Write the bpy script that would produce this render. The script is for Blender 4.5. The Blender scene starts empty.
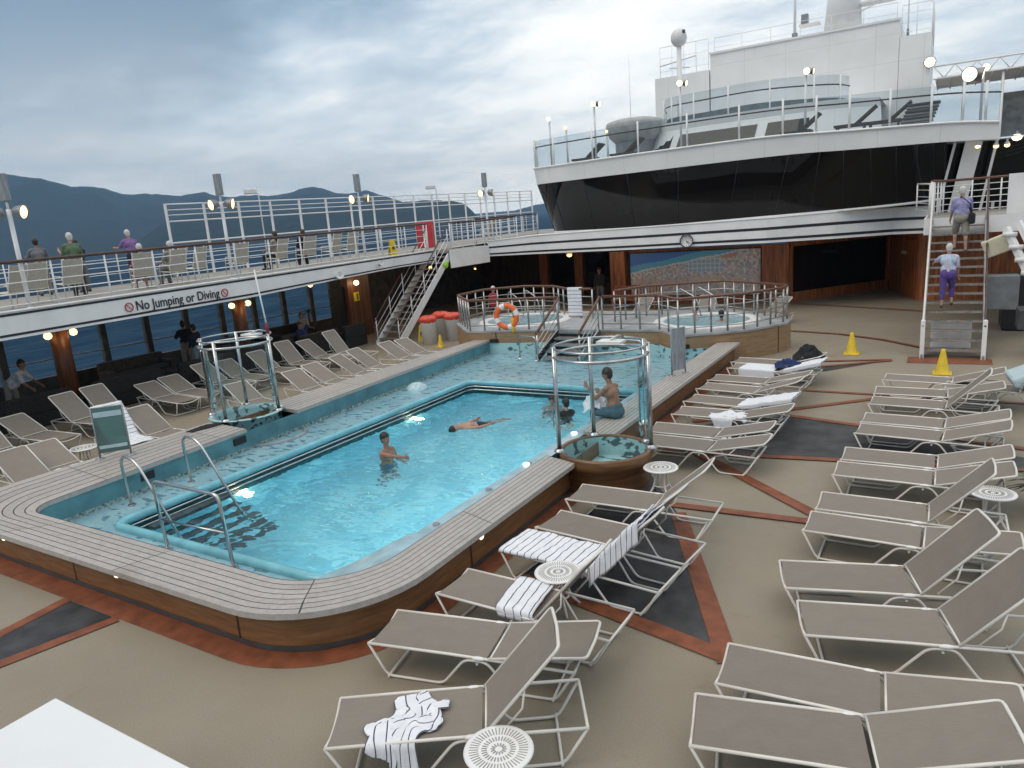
import bpy, bmesh, math, random
from math import sin, cos, pi, radians, sqrt, atan2, hypot
from mathutils import Vector, Matrix, noise
random.seed(7)
SC = bpy.context.scene
COL = SC.collection
H_CAM = 4.3
R = radians

# ------------------------------------------------------------------ materials
MATS = {}
def new_mat(name):
    m = bpy.data.materials.new(name); m.use_nodes = True
    nt = m.node_tree; nt.nodes.clear()
    out = nt.nodes.new('ShaderNodeOutputMaterial')
    b = nt.nodes.new('ShaderNodeBsdfPrincipled')
    nt.links.new(b.outputs[0], out.inputs[0])
    MATS[name] = m
    return m, nt, b, out
def N(nt, t, **kw):
    n = nt.nodes.new(t)
    for k, v in kw.items(): setattr(n, k, v)
    return n
def ramp(nt, fac, stops):
    r = N(nt, 'ShaderNodeValToRGB')
    el = r.color_ramp.elements
    while len(el) < len(stops): el.new(0.5)
    for e, (p, c) in zip(el, stops):
        e.position = p; e.color = (*c, 1) if len(c) == 3 else c
    nt.links.new(fac, r.inputs[0])
    return r.outputs[0]
def mix(nt, fac, a, b, mode='MIX'):
    m = N(nt, 'ShaderNodeMix', data_type='RGBA', blend_type=mode)
    if isinstance(fac, float): m.inputs[0].default_value = fac
    else: nt.links.new(fac, m.inputs[0])
    for k, v in ((6, a), (7, b)):
        if isinstance(v, tuple): m.inputs[k].default_value = (*v, 1)
        else: nt.links.new(v, m.inputs[k])
    return m.outputs[2]
def coords(nt, kind='Object', scale=(1, 1, 1)):
    tc = N(nt, 'ShaderNodeTexCoord'); mp = N(nt, 'ShaderNodeMapping')
    mp.inputs['Scale'].default_value = scale
    nt.links.new(tc.outputs[kind], mp.inputs[0]); return mp.outputs[0]
def noise_tex(nt, vec, scale, detail=4, rough=.55):
    n = N(nt, 'ShaderNodeTexNoise'); n.inputs['Scale'].default_value = scale
    n.inputs['Detail'].default_value = detail; n.inputs['Roughness'].default_value = rough
    nt.links.new(vec, n.inputs['Vector']); return n.outputs['Fac']
def bump(nt, b, height, strength=.2, dist=.01):
    bp = N(nt, 'ShaderNodeBump'); bp.inputs['Strength'].default_value = strength
    bp.inputs['Distance'].default_value = dist
    nt.links.new(height, bp.inputs['Height']); nt.links.new(bp.outputs[0], b.inputs['Normal'])
def mat(name, col, rough=.5, metal=0., var=.12, scale=3., bmp=0., spec=.5, kind='Object', col2=None, stretch=(1, 1, 1)):
    """plain surface with a little tonal variation and optional bump"""
    m, nt, b, out = new_mat(name)
    v = coords(nt, kind, stretch)
    f = noise_tex(nt, v, scale, 5)
    c2 = col2 or tuple(max(0, c * (1 - 2.2 * var)) for c in col)
    c1 = tuple(min(1, c * (1 + var)) for c in col)
    nt.links.new(ramp(nt, f, [(.3, c2), (.7, c1)]), b.inputs['Base Color'])
    b.inputs['Roughness'].default_value = rough; b.inputs['Metallic'].default_value = metal
    b.inputs['Specular IOR Level'].default_value = spec
    if bmp: bump(nt, b, noise_tex(nt, v, scale * 8, 3), bmp, .01)
    return m
def emit(name, col, strength):
    m, nt, b, out = new_mat(name)
    b.inputs['Base Color'].default_value = (*col, 1)
    b.inputs['Emission Color'].default_value = (*col, 1)
    b.inputs['Emission Strength'].default_value = strength
    return m

mat('white_paint', (.84, .83, .82), .42, var=.05, scale=1.2)
mat('white_tube', (.7, .665, .61), .35, var=.04, scale=4)
mat('white_plastic', (.76, .75, .73), .4, var=.04, scale=5)
mat('steel', (.5, .51, .51), .25, 1., var=.06, scale=6)
mat('steel_rail', (.42, .41, .39), .3, .9, var=.1, scale=6)
mat('black', (.012, .012, .014), .5, var=.1)
mat('black_stripe', (.02, .02, .024), .5, var=.2, scale=5)
mat('dark_grey', (.06, .062, .066), .5, var=.15)
mat('grey_metal', (.28, .29, .3), .4, .3, var=.12)
mat('speaker_grey', (.3, .32, .34), .6, var=.2, scale=30, stretch=(1, 1, .1))
mat('wicker', (.018, .015, .013), .8, var=.5, scale=30, bmp=.6)
mat('bench_brown', (.07, .055, .043), .8, var=.3, scale=15)
mat('wood_rail', (.16, .065, .035), .35, var=.25, scale=6, stretch=(1, 1, 6))
mat('wood_rail_dark', (.085, .04, .028), .4, var=.25, scale=6)
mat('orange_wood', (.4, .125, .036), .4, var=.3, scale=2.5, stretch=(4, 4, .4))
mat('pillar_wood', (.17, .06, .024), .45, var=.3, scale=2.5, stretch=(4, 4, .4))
mat('white_bin', (.86, .86, .85), .4, var=.03)
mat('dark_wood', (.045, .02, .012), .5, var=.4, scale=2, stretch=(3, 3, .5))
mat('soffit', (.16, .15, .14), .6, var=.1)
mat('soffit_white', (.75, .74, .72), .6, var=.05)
mat('chair_sling', (.46, .42, .36), .8, var=.08, scale=20)
mat('dark_post', (.07, .065, .06), .55, var=.3, scale=3)
mat('platform_grey', (.36, .37, .38), .5, var=.15, scale=2)
mat('slot_grey', (.33, .32, .3), .6)
mat('cone_yellow', (.72, .5, .02), .45, var=.1, scale=6)
mat('sign_yellow', (.75, .6, .03), .5, var=.1)
mat('red_plastic', (.75, .09, .05), .4, var=.2, scale=6, bmp=.5)
mat('red_box', (.5, .03, .04), .45, var=.1)
mat('lime', (.4, .75, .06), .5, var=.1)
mat('orange_buoy', (.85, .16, .03), .45, var=.08)
mat('yellow_bag', (.8, .5, .03), .6, var=.12)
mat('pale_blue', (.45, .56, .6), .6, var=.06, scale=5, bmp=.15)
mat('cream', (.6, .57, .42), .6, var=.08)
mat('box_white', (.74, .755, .765), .45, var=.02, scale=1.2)
mat('teak_deck', (.19, .17, .15), .65, var=.25, scale=4)
mat('leaf', (.03, .06, .02), .6, var=.4, scale=8)
mat('pot', (.06, .05, .045), .6, var=.2)
mat('water_jet', (.5, .68, .74), .25, var=.15, scale=14, bmp=1.)
mat('screen_pale', (.4, .41, .4), .6, var=.2, scale=3)
mat('tan_canopy', (.45, .45, .44), .7, var=.1)
mat('hull', (.03, .035, .05), .5)
mat('step_dark', (.045, .075, .085), .5, var=.3, scale=10)
mat('step_edge', (.3, .27, .24), .5, var=.2, scale=10)
mat('tread', (.2, .18, .165), .6, var=.3, scale=10)
mat('hair_white', (.62, .6, .57), .7, var=.12, scale=40)
mat('hair_dark', (.015, .012, .01), .5, var=.3, scale=40)
mat('hair_brown', (.07, .035, .02), .6, var=.3, scale=40)
mat('skin', (.42, .24, .17), .5, var=.08, scale=9)
mat('skin_tan', (.3, .155, .1), .5, var=.1, scale=9)
mat('eye', (.03, .025, .02), .2)
mat('lips', (.35, .12, .1), .5)
for nm, c in (('cloth_green', (.11, .17, .095)), ('cloth_purple', (.25, .14, .34)), ('cloth_violet', (.1, .06, .26)), ('cloth_lilac', (.32, .3, .52)),
              ('cloth_navy', (.02, .025, .05)), ('cloth_black', (.015, .015, .018)), ('cloth_grey', (.16, .165, .17)), ('cloth_white', (.62, .64, .66)),
              ('cloth_red', (.33, .03, .05)), ('cloth_pink', (.65, .14, .24)), ('cloth_jean', (.3, .42, .5)), ('cloth_khaki', (.3, .28, .24)), ('cloth_blue', (.016, .034, .12)), ('cloth_teal', (.05, .12, .16))):
    mat(nm, c, .85, var=.14, scale=12, bmp=.3)
def m_print():
    m, nt, b, out = new_mat('cloth_print')
    v = coords(nt, 'Object', (9, .3, .4))
    f = noise_tex(nt, v, 3., 3)
    nt.links.new(ramp(nt, f, [(.38, (.25, .45, .6)), (.48, (.6, .62, .68)), (.56, (.45, .3, .45)), (.66, (.3, .5, .62))]), b.inputs['Base Color'])
    b.inputs['Roughness'].default_value = .85
m_print()
def m_hullpaint():
    m, nt, b, out = new_mat('panel_paint')
    v = coords(nt)
    f = noise_tex(nt, v, .6, 5, .6)
    c = ramp(nt, f, [(.3, (.77, .765, .75)), (.7, (.86, .85, .84))])
    streak = noise_tex(nt, coords(nt, 'Object', (5, 5, .22)), 1.3, 5, .7)
    c = mix(nt, ramp(nt, streak, [(.6, (0, 0, 0)), (.8, (.5, .5, .5))]), c, (.58, .5, .4))
    tc = N(nt, 'ShaderNodeTexCoord'); sp = N(nt, 'ShaderNodeSeparateXYZ'); nt.links.new(tc.outputs['Object'], sp.inputs[0])
    seams = None
    for k, w in ((0, 1.9), (2, 1.15)):
        d = N(nt, 'ShaderNodeMath', operation='DIVIDE'); d.inputs[1].default_value = w; nt.links.new(sp.outputs[k], d.inputs[0])
        q = N(nt, 'ShaderNodeMath', operation='FRACT'); nt.links.new(d.outputs[0], q.inputs[0])
        l = N(nt, 'ShaderNodeMath', operation='LESS_THAN'); l.inputs[1].default_value = .018 / w; nt.links.new(q.outputs[0], l.inputs[0])
        if seams is None: seams = l.outputs[0]
        else:
            mx = N(nt, 'ShaderNodeMath', operation='MAXIMUM'); nt.links.new(seams, mx.inputs[0]); nt.links.new(l.outputs[0], mx.inputs[1]); seams = mx.outputs[0]
    sc = N(nt, 'ShaderNodeMath', operation='MULTIPLY'); sc.inputs[1].default_value = .4; nt.links.new(seams, sc.inputs[0])
    c = mix(nt, sc.outputs[0], c, (.45, .45, .44))
    nt.links.new(c, b.inputs['Base Color']); b.inputs['Roughness'].default_value = .42
    bump(nt, b, f, .15, .02)
m_hullpaint()
emit('lamp_warm', (1., .7, .34), 2.2)
emit('lamp_white', (1., .82, .55), 3.)
emit('lamp_amber', (1., .55, .18), 2.2)
emit('lamp_pool', (1., .93, .62), 4.)
emit('lamp_spot', (1., .9, .66), 2.4)

def m_deck():
    m, nt, b, out = new_mat('deck_beige')
    v = coords(nt)
    big = noise_tex(nt, v, .35, 5, .6); med = noise_tex(nt, v, 2.2, 5, .65); fine = noise_tex(nt, v, 90, 2)
    c = ramp(nt, big, [(.3, (.222, .193, .148)), (.7, (.305, .267, .206))])
    c = mix(nt, ramp(nt, med, [(.35, (.0, .0, .0)), (.75, (.45, .45, .45))]), c, (.26, .215, .15))
    c = mix(nt, .35, c, ramp(nt, fine, [(.35, (.15, .125, .09)), (.65, (.34, .29, .22))]), 'MIX')
    # a few stains with a shape of their own
    st = noise_tex(nt, coords(nt, 'Object', (1, 1.6, 1)), .9, 6, .7)
    c = mix(nt, ramp(nt, st, [(.61, (0, 0, 0)), (.74, (.6, .6, .6))]), c, (.15, .105, .06))
    nt.links.new(c, b.inputs['Base Color'])
    nt.links.new(ramp(nt, med, [(.3, (.5, .5, .5)), (.7, (.72, .72, .72))]), b.inputs['Roughness'])
    b.inputs['Specular IOR Level'].default_value = .4
    bump(nt, b, fine, .15, .002)
m_deck()
mat('deck_brick', (.225, .068, .028), .62, var=.18, scale=5, bmp=.1)
mat('deck_black', (.046, .045, .047), .55, var=.32, scale=3, bmp=.15)
mat('deck_upper', (.3, .28, .25), .7, var=.15, scale=3)

def m_coping():
    m, nt, b, out = new_mat('teak_coping')
    tc = N(nt, 'ShaderNodeTexCoord'); sp = N(nt, 'ShaderNodeSeparateXYZ')
    nt.links.new(tc.outputs['UV'], sp.inputs[0])
    def math_(op, a, bb=None):
        q = N(nt, 'ShaderNodeMath', operation=op)
        for i, x in enumerate((a, bb)):
            if x is None: continue
            if isinstance(x, (int, float)): q.inputs[i].default_value = x
            else: nt.links.new(x, q.inputs[i])
        return q.outputs[0]
    fr = math_('FRACT', math_('MULTIPLY', sp.outputs[0], 7.))
    seam = math_('LESS_THAN', fr, .13)
    joint = math_('LESS_THAN', math_('FRACT', math_('MULTIPLY', sp.outputs[1], 1 / 2.4)), .006)
    dark = math_('MAXIMUM', seam, joint)
    v = coords(nt, 'Object'); plank = N(nt, 'ShaderNodeTexWhiteNoise', noise_dimensions='2D')
    cb = N(nt, 'ShaderNodeCombineXYZ')
    nt.links.new(math_('FLOOR', math_('MULTIPLY', sp.outputs[0], 7.)), cb.inputs[0])
    nt.links.new(math_('FLOOR', math_('MULTIPLY', sp.outputs[1], 1 / 2.4)), cb.inputs[1])
    nt.links.new(cb.outputs[0], plank.inputs['Vector'])
    base = ramp(nt, plank.outputs['Value'], [(0., (.32, .295, .27)), (1., (.44, .41, .38))])
    grain = noise_tex(nt, v, 14, 6, .7)
    base = mix(nt, .5, base, ramp(nt, grain, [(.3, (.27, .24, .22)), (.7, (.52, .485, .45))]))
    wear = noise_tex(nt, coords(nt, 'Object', (1, .8, 1)), 1.1, 5, .7)
    base = mix(nt, ramp(nt, wear, [(.6, (0, 0, 0)), (.72, (.5, .5, .5))]), base, (.23, .17, .13))
    nt.links.new(mix(nt, dark, base, (.045, .04, .038)), b.inputs['Base Color'])
    b.inputs['Roughness'].default_value = .5
    bump(nt, b, grain, .15, .003)
m_coping()
def m_cladding(name, c1, c2, c3):
    m, nt, b, out = new_mat(name)
    v = coords(nt, 'Object', (.7, .7, 7))
    f = noise_tex(nt, v, 3, 6, .65)
    c = ramp(nt, f, [(.25, c1), (.5, c2), (.75, c3)])
    tc = N(nt, 'ShaderNodeTexCoord'); sp = N(nt, 'ShaderNodeSeparateXYZ'); nt.links.new(tc.outputs['UV'], sp.inputs[0])
    q = N(nt, 'ShaderNodeMath', operation='FRACT'); d = N(nt, 'ShaderNodeMath', operation='DIVIDE'); d.inputs[1].default_value = 3.3
    nt.links.new(sp.outputs[1], d.inputs[0]); nt.links.new(d.outputs[0], q.inputs[0])
    l = N(nt, 'ShaderNodeMath', operation='LESS_THAN'); l.inputs[1].default_value = .012; nt.links.new(q.outputs[0], l.inputs[0])
    nt.links.new(mix(nt, l.outputs[0], c, (.03, .015, .008)), b.inputs['Base Color'])
    b.inputs['Roughness'].default_value = .38
    bump(nt, b, f, .12, .004)
m_cladding('teak_side', (.12, .054, .02), (.21, .1, .04), (.3, .148, .064))
mat('kerb_grey', (.24, .3, .31), .35, var=.2, scale=6)
mat('teak_base', (.2, .098, .04), .38, var=.25, scale=3, stretch=(.6, .6, 7))
m_cladding('teak_light', (.21, .13, .07), (.3, .19, .1), (.38, .25, .14))
def m_mosaic(name, cA, cB, cD, sc=1.0, thr=.62):
    m, nt, b, out = new_mat(name)
    v = coords(nt)
    f = noise_tex(nt, v, .9, 5, .6)
    c = ramp(nt, f, [(.3, cA), (.7, cB)])
    w = noise_tex(nt, coords(nt, 'Object', (1.5 * sc, 3.2 * sc, 3.2 * sc)), 1.5, 2, .5)
    c = mix(nt, ramp(nt, w, [(thr, (0, 0, 0)), (thr + .05, (.85, .85, .85))]), c, cD)
    br = N(nt, 'ShaderNodeTexVoronoi'); br.inputs['Scale'].default_value = 30; nt.links.new(v, br.inputs['Vector'])
    c = mix(nt, .18, c, br.outputs['Color'], 'SOFT_LIGHT')
    nt.links.new(c, b.inputs['Base Color'])
    b.inputs['Roughness'].default_value = .16
    bump(nt, b, noise_tex(nt, v, 7, 3), .12, .02)
m_mosaic('mosaic_shelf', (.2, .36, .43), (.29, .47, .53), (.07, .17, .23), 1.7, .575)
m_mosaic('mosaic_wall', (.34, .56, .58), (.42, .64, .65), (.015, .05, .07), 1.5, .555)
mat('teal_wall', (.1, .26, .3), .3, var=.2, scale=1.6)
mat('teal_dark', (.02, .085, .1), .25, var=.25, scale=3)
mat('rim_teal', (.19, .48, .56), .18, var=.1, scale=3)
mat('rim_pale', (.34, .5, .56), .2, var=.12, scale=3)
def m_pooltile_ripple_tones():
    m, nt, b, out = new_mat('pool_tile_ripple_tones')
    v = coords(nt)
    vo = N(nt, 'ShaderNodeTexVoronoi', distance='CHEBYCHEV'); vo.inputs['Scale'].default_value = 3.2; vo.inputs['Randomness'].default_value = .35
    nt.links.new(v, vo.inputs['Vector'])
    sp = N(nt, 'ShaderNodeSeparateColor'); nt.links.new(vo.outputs['Color'], sp.inputs[0])
    f = noise_tex(nt, v, .8, 4)
    c = mix(nt, .8, ramp(nt, f, [(.3, (.09, .49, .64)), (.7, (.13, .57, .73))]), ramp(nt, sp.outputs[0], [(.1, (.01, .2, .36)), (.5, (.08, .5, .68)), (.9, (.5, .9, .97))]))  # cell tones painted in for the light and dark patches of the ripples
    gr = ramp(nt, vo.outputs['Distance'], [(.1, (0, 0, 0)), (.118, (.6, .6, .6))])
    nt.links.new(mix(nt, gr, c, (.36, .74, .83)), b.inputs['Base Color']); b.inputs['Roughness'].default_value = .35
m_pooltile_ripple_tones()
mat('tile_strip', (.3, .4, .38), .3, var=.5, scale=18)

def m_water():
    m, nt, b, out = new_mat('pool_water')
    b.inputs['Base Color'].default_value = (.8, .97, 1, 1)
    b.inputs['Roughness'].default_value = .02
    b.inputs['IOR'].default_value = 1.42
    b.inputs['Transmission Weight'].default_value = 1.
    v = coords(nt)
    bump(nt, b, noise_tex(nt, v, 9., 2, .5), .12, .05)
m_water()
def m_tubwater():
    m, nt, b, out = new_mat('tub_water')
    v = coords(nt); f = noise_tex(nt, v, 9, 4)
    nt.links.new(ramp(nt, f, [(.35, (.14, .32, .38)), (.7, (.36, .5, .55))]), b.inputs['Base Color'])
    b.inputs['Roughness'].default_value = .08
    bump(nt, b, f, .5, .04)
m_tubwater()
def m_glass(name, col, alpha, rough=.02, ior=1.4):
    m, nt, b, out = new_mat(name)
    tr = N(nt, 'ShaderNodeBsdfTransparent'); tr.inputs[0].default_value = (*col, 1)
    gl = N(nt, 'ShaderNodeBsdfGlossy'); gl.inputs['Roughness'].default_value = rough
    fr = N(nt, 'ShaderNodeFresnel'); fr.inputs[0].default_value = ior
    mx = N(nt, 'ShaderNodeMixShader'); nt.links.new(fr.outputs[0], mx.inputs[0])
    nt.links.new(tr.outputs[0], mx.inputs[1]); nt.links.new(gl.outputs[0], mx.inputs[2])
    mx2 = N(nt, 'ShaderNodeMixShader'); mx2.inputs[0].default_value = alpha
    nt.links.new(mx.outputs[0], mx2.inputs[1]); nt.links.new(b.outputs[0], mx2.inputs[2])
    b.inputs['Base Color'].default_value = (col[0] * .5, col[1] * .5, col[2] * .5, 1); b.inputs['Roughness'].default_value = .2
    nt.links.new(mx2.outputs[0], out.inputs[0])
m_glass('clear_glass', (.88, .95, .95), .03, ior=1.22)
m_glass('screen_glass', (.76, .83, .86), .1)
m_glass('sign_glass', (.32, .5, .48), .45, .1)
def m_darkglass():
    m, nt, b, out = new_mat('dark_glass')
    f = noise_tex(nt, coords(nt), .25, 3)
    nt.links.new(ramp(nt, f, [(.3, (.004, .004, .005)), (.7, (.012, .011, .011))]), b.inputs['Base Color'])
    b.inputs['Roughness'].default_value = .035; b.inputs['Specular IOR Level'].default_value = .32
m_darkglass()
def m_sling():
    m, nt, b, out = new_mat('sling')
    v = coords(nt)
    w = noise_tex(nt, v, 5, 5, .6); fn = noise_tex(nt, coords(nt, 'Object', (1, 60, 1)), 12, 2)
    c = ramp(nt, w, [(.3, (.19, .163, .133)), (.7, (.27, .234, .192))])
    oi = N(nt, 'ShaderNodeObjectInfo')
    c = mix(nt, .55, c, ramp(nt, oi.outputs['Random'], [(0., (.165, .138, .112)), (1., (.26, .226, .186))]))
    c = mix(nt, .45, c, ramp(nt, fn, [(.3, (.13, .113, .097)), (.7, (.25, .218, .19))]))
    nt.links.new(c, b.inputs['Base Color']); b.inputs['Roughness'].default_value = .75
    bump(nt, b, noise_tex(nt, v, 160, 2), .6, .004)
m_sling()
def m_towel():
    m, nt, b, out = new_mat('towel_stripe')
    tc = N(nt, 'ShaderNodeTexCoord'); sp = N(nt, 'ShaderNodeSeparateXYZ'); nt.links.new(tc.outputs['UV'], sp.inputs[0])
    q = N(nt, 'ShaderNodeMath', operation='MULTIPLY'); q.inputs[1].default_value = 11.; nt.links.new(sp.outputs[0], q.inputs[0])
    fr = N(nt, 'ShaderNodeMath', operation='FRACT'); nt.links.new(q.outputs[0], fr.inputs[0])
    l = N(nt, 'ShaderNodeMath', operation='LESS_THAN'); l.inputs[1].default_value = .12; nt.links.new(fr.outputs[0], l.inputs[0])
    f = noise_tex(nt, coords(nt), 8, 3)
    c = ramp(nt, f, [(.3, (.66, .68, .72)), (.7, (.78, .79, .82))])
    nt.links.new(mix(nt, l.outputs[0], c, (.07, .075, .12)), b.inputs['Base Color']); b.inputs['Roughness'].default_value = .9
    bump(nt, b, noise_tex(nt, coords(nt), 120, 2), .3, .003)
m_towel()
mat('towel_white', (.74, .76, .8), .9, var=.05, scale=30, bmp=.5)
mat('towel_red', (.75, .08, .1), .9, var=.1)
mat('towel_blue', (.25, .35, .6), .9, var=.1)
def m_mural():
    m, nt, b, out = new_mat('mural_print')
    a = N(nt, 'ShaderNodeVertexColor', layer_name='Col')
    nt.links.new(a.outputs[0], b.inputs['Base Color']); b.inputs['Roughness'].default_value = .4
m_mural()
def m_sea():
    m, nt, b, out = new_mat('sea_water')
    v = coords(nt, 'Object', (1, 1, 1))
    f = noise_tex(nt, v, .01, 4)
    nt.links.new(ramp(nt, f, [(.3, (.012, .029, .055)), (.7, (.018, .041, .075))]), b.inputs['Base Color'])
    b.inputs['Roughness'].default_value = .6; b.inputs['Specular IOR Level'].default_value = 0.
    n1 = noise_tex(nt, coords(nt, 'Object', (1, .45, 1)), .35, 6, .65)
    n2 = noise_tex(nt, coords(nt, 'Object', (1, .3, 1)), .22, 7, .7)
    nt.links.new(mix(nt, ramp(nt, n2, [(.42, (0, 0, 0)), (.72, (.8, .8, .8))]), b.inputs['Base Color'].links[0].from_socket, (.04, .085, .13)), b.inputs['Base Color'])
    bump(nt, b, n1, .8, 1.6)
m_sea()
def m_hill():
    m, nt, b, out = new_mat('hill_forest')
    v = coords(nt)
    f = noise_tex(nt, v, .006, 8, .65); g = noise_tex(nt, v, .05, 4, .7)
    c = mix(nt, .4, ramp(nt, f, [(.3, (.005, .011, .01)), (.7, (.013, .022, .018))]), ramp(nt, g, [(.3, (.006, .012, .011)), (.7, (.022, .032, .026))]))
    nt.links.new(c, b.inputs['Base Color']); b.inputs['Roughness'].default_value = .9; b.inputs['Specular IOR Level'].default_value = .1
m_hill()

# ------------------------------------------------------------------ mesh builder
class MB:
    def __init__(s): s.v = []; s.f = []; s.m = []; s.s = []; s.uv = {}
    def add(s, vs, fs, mi=0, smooth=False, uvs=None):
        o = len(s.v); s.v += [tuple(p) for p in vs]
        for k, f in enumerate(fs):
            if uvs: s.uv[len(s.f)] = uvs[k]
            s.f.append(tuple(i + o for i in f)); s.m.append(mi); s.s.append(smooth)
        return s
    def box(s, c, d, rot=None, mi=0, taper=1.):
        x, y, z = d[0] / 2, d[1] / 2, d[2] / 2
        vs = [Vector((sx * x * (taper if sz > 0 else 1), sy * y * (taper if sz > 0 else 1), sz * z)) for sz in (-1, 1) for sy in (-1, 1) for sx in (-1, 1)]
        if rot is not None:
            M = rot if isinstance(rot, Matrix) else Matrix.Rotation(rot, 3, 'Z')
            vs = [M @ v for v in vs]
        vs = [v + Vector(c) for v in vs]
        return s.add(vs, [(0, 2, 3, 1), (4, 5, 7, 6), (0, 1, 5, 4), (2, 6, 7, 3), (0, 4, 6, 2), (1, 3, 7, 5)], mi)
    def bar(s, p0, p1, w, h, mi=0, up=(0, 0, 1)):
        p0, p1 = Vector(p0), Vector(p1); d = (p1 - p0); L = d.length
        if L < 1e-6: return s
        x = d / L; y = Vector(up).cross(x)
        if y.length < 1e-4: y = Vector((1, 0, 0)).cross(x)
        y.normalize(); z = x.cross(y)
        return s.box((p0 + p1) / 2, (L, w, h), Matrix((x, y, z)).transposed(), mi)
    def tube(s, pts, r, n=8, mi=0, closed=False, caps=True, smooth=True):
        P = [Vector(p) for p in pts]; k = len(P)
        rs = r if isinstance(r, (list, tuple)) else [r] * k
        ref = None; vs = []
        for i in range(k):
            if closed: t = P[(i + 1) % k] - P[i - 1]
            else: t = P[min(i + 1, k - 1)] - P[max(i - 1, 0)]
            if t.length < 1e-9: t = Vector((0, 0, 1))
            t.normalize()
            if ref is None:
                ref = Vector((0, 0, 1)) if abs(t.z) < .9 else Vector((1, 0, 0))
            a = ref - t * ref.dot(t)
            if a.length < 1e-4: a = t.orthogonal()
            a.normalize(); ref = a; b = t.cross(a)
            for j in range(n):
                an = 2 * pi * j / n
                vs.append(P[i] + (a * cos(an) + b * sin(an)) * rs[i])
        fs = []
        for i in range(k if closed else k - 1):
            for j in range(n):
                i2 = (i + 1) % k; j2 = (j + 1) % n
                fs.append((i * n + j, i * n + j2, i2 * n + j2, i2 * n + j))
        s.add(vs, fs, mi, smooth)
        if caps and not closed:
            o = len(s.v) - k * n
            s.f.append(tuple(o + j for j in range(n - 1, -1, -1))); s.m.append(mi); s.s.append(False)
            s.f.append(tuple(o + (k - 1) * n + j for j in range(n))); s.m.append(mi); s.s.append(False)
        return s
    def lathe(s, prof, n=24, c=(0, 0, 0), mi=0, smooth=True, M=None):
        vs = []
        for (r, z) in prof:
            for j in range(n):
                a = 2 * pi * j / n; p = Vector((r * cos(a), r * sin(a), z))
                if M is not None: p = M @ p
                vs.append(p + Vector(c))
        fs = [(i * n + j, i * n + (j + 1) % n, (i + 1) * n + (j + 1) % n, (i + 1) * n + j) for i in range(len(prof) - 1) for j in range(n)]
        return s.add(vs, fs, mi, smooth)
    def disc(s, c, r, n=24, mi=0, axis='Z', M=None):
        vs = []
        for j in range(n):
            a = 2 * pi * j / n; p = Vector((r * cos(a), r * sin(a), 0))
            if M is not None: p = M @ p
            vs.append(p + Vector(c))
        return s.add(vs, [tuple(range(n))], mi)
    def sphere(s, c, r, n=12, m=8, mi=0, sc=(1, 1, 1), zmin=-1., M=None):
        vs = []; fs = []
        for i in range(m + 1):
            z = 1 + (zmin - 1) * i / m; rr = sqrt(max(0, 1 - z * z))
            for j in range(n):
                a = 2 * pi * j / n; p = Vector((rr * cos(a) * r * sc[0], rr * sin(a) * r * sc[1], z * r * sc[2]))
                if M is not None: p = M @ p
                vs.append(p + Vector(c))
        for i in range(m):
            for j in range(n): fs.append((i * n + j, (i + 1) * n + j, (i + 1) * n + (j + 1) % n, i * n + (j + 1) % n))
        return s.add(vs, fs, mi, True)
    def prism(s, poly, z0, z1, mi=0):
        n = len(poly); area = sum(poly[i][0] * poly[(i + 1) % n][1] - poly[(i + 1) % n][0] * poly[i][1] for i in range(n))
        if area < 0: poly = poly[::-1]
        zz0 = z0 if isinstance(z0, (list, tuple)) else [z0] * n
        zz1 = z1 if isinstance(z1, (list, tuple)) else [z1] * n
        vs = [(p[0], p[1], zz0[i]) for i, p in enumerate(poly)] + [(p[0], p[1], zz1[i]) for i, p in enumerate(poly)]
        fs = [tuple(range(n - 1, -1, -1)), tuple(range(n, 2 * n))] + [(i, (i + 1) % n, n + (i + 1) % n, n + i) for i in range(n)]
        return s.add(vs, fs, mi)
    def poly(s, pts, mi=0): return s.add(pts, [tuple(range(len(pts)))], mi)
    def strip(s, A, B, mi=0, smooth=False, uv=False, thick=None):
        n = len(A); vs = list(A) + list(B)
        fs = [(i, i + 1, n + i + 1, n + i) for i in range(n - 1)]
        uvs = None
        if uv:
            L = [0]
            for i in range(n - 1): L.append(L[-1] + (Vector(A[i + 1]) - Vector(A[i])).length)
            uvs = [[(0, L[i]), (0, L[i + 1]), (1, L[i + 1]), (1, L[i])] for i in range(n - 1)]
        return s.add(vs, fs, mi, smooth, uvs)
    def build(s, name, mats, parent=None, world=False, kind=None, bevel=0):
        me = bpy.data.meshes.new(name)
        v = s.v
        if parent is not None and world:
            l = parent.location; v = [(p[0] - l.x, p[1] - l.y, p[2] - l.z) for p in v]
        me.from_pydata(v, [], s.f)
        if isinstance(mats, str): mats = [mats]
        for m in mats: me.materials.append(MATS[m])
        me.polygons.foreach_set('material_index', s.m); me.polygons.foreach_set('use_smooth', s.s)
        if s.uv:
            u = me.uv_layers.new(name='UVMap')
            for p in me.polygons:
                c = s.uv.get(p.index, ((.1, 1.2),))
                for k, li in enumerate(p.loop_indices): u.data[li].uv = c[k % len(c)]
        me.update()
        o = bpy.data.objects.new(name, me); COL.objects.link(o)
        if parent is not None: o.parent = parent
        if kind: o['kind'] = kind
        if bevel:
            b = o.modifiers.new('bevel', 'BEVEL'); b.width = bevel; b.segments = 2; b.limit_method = 'ANGLE'
        return o

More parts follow.
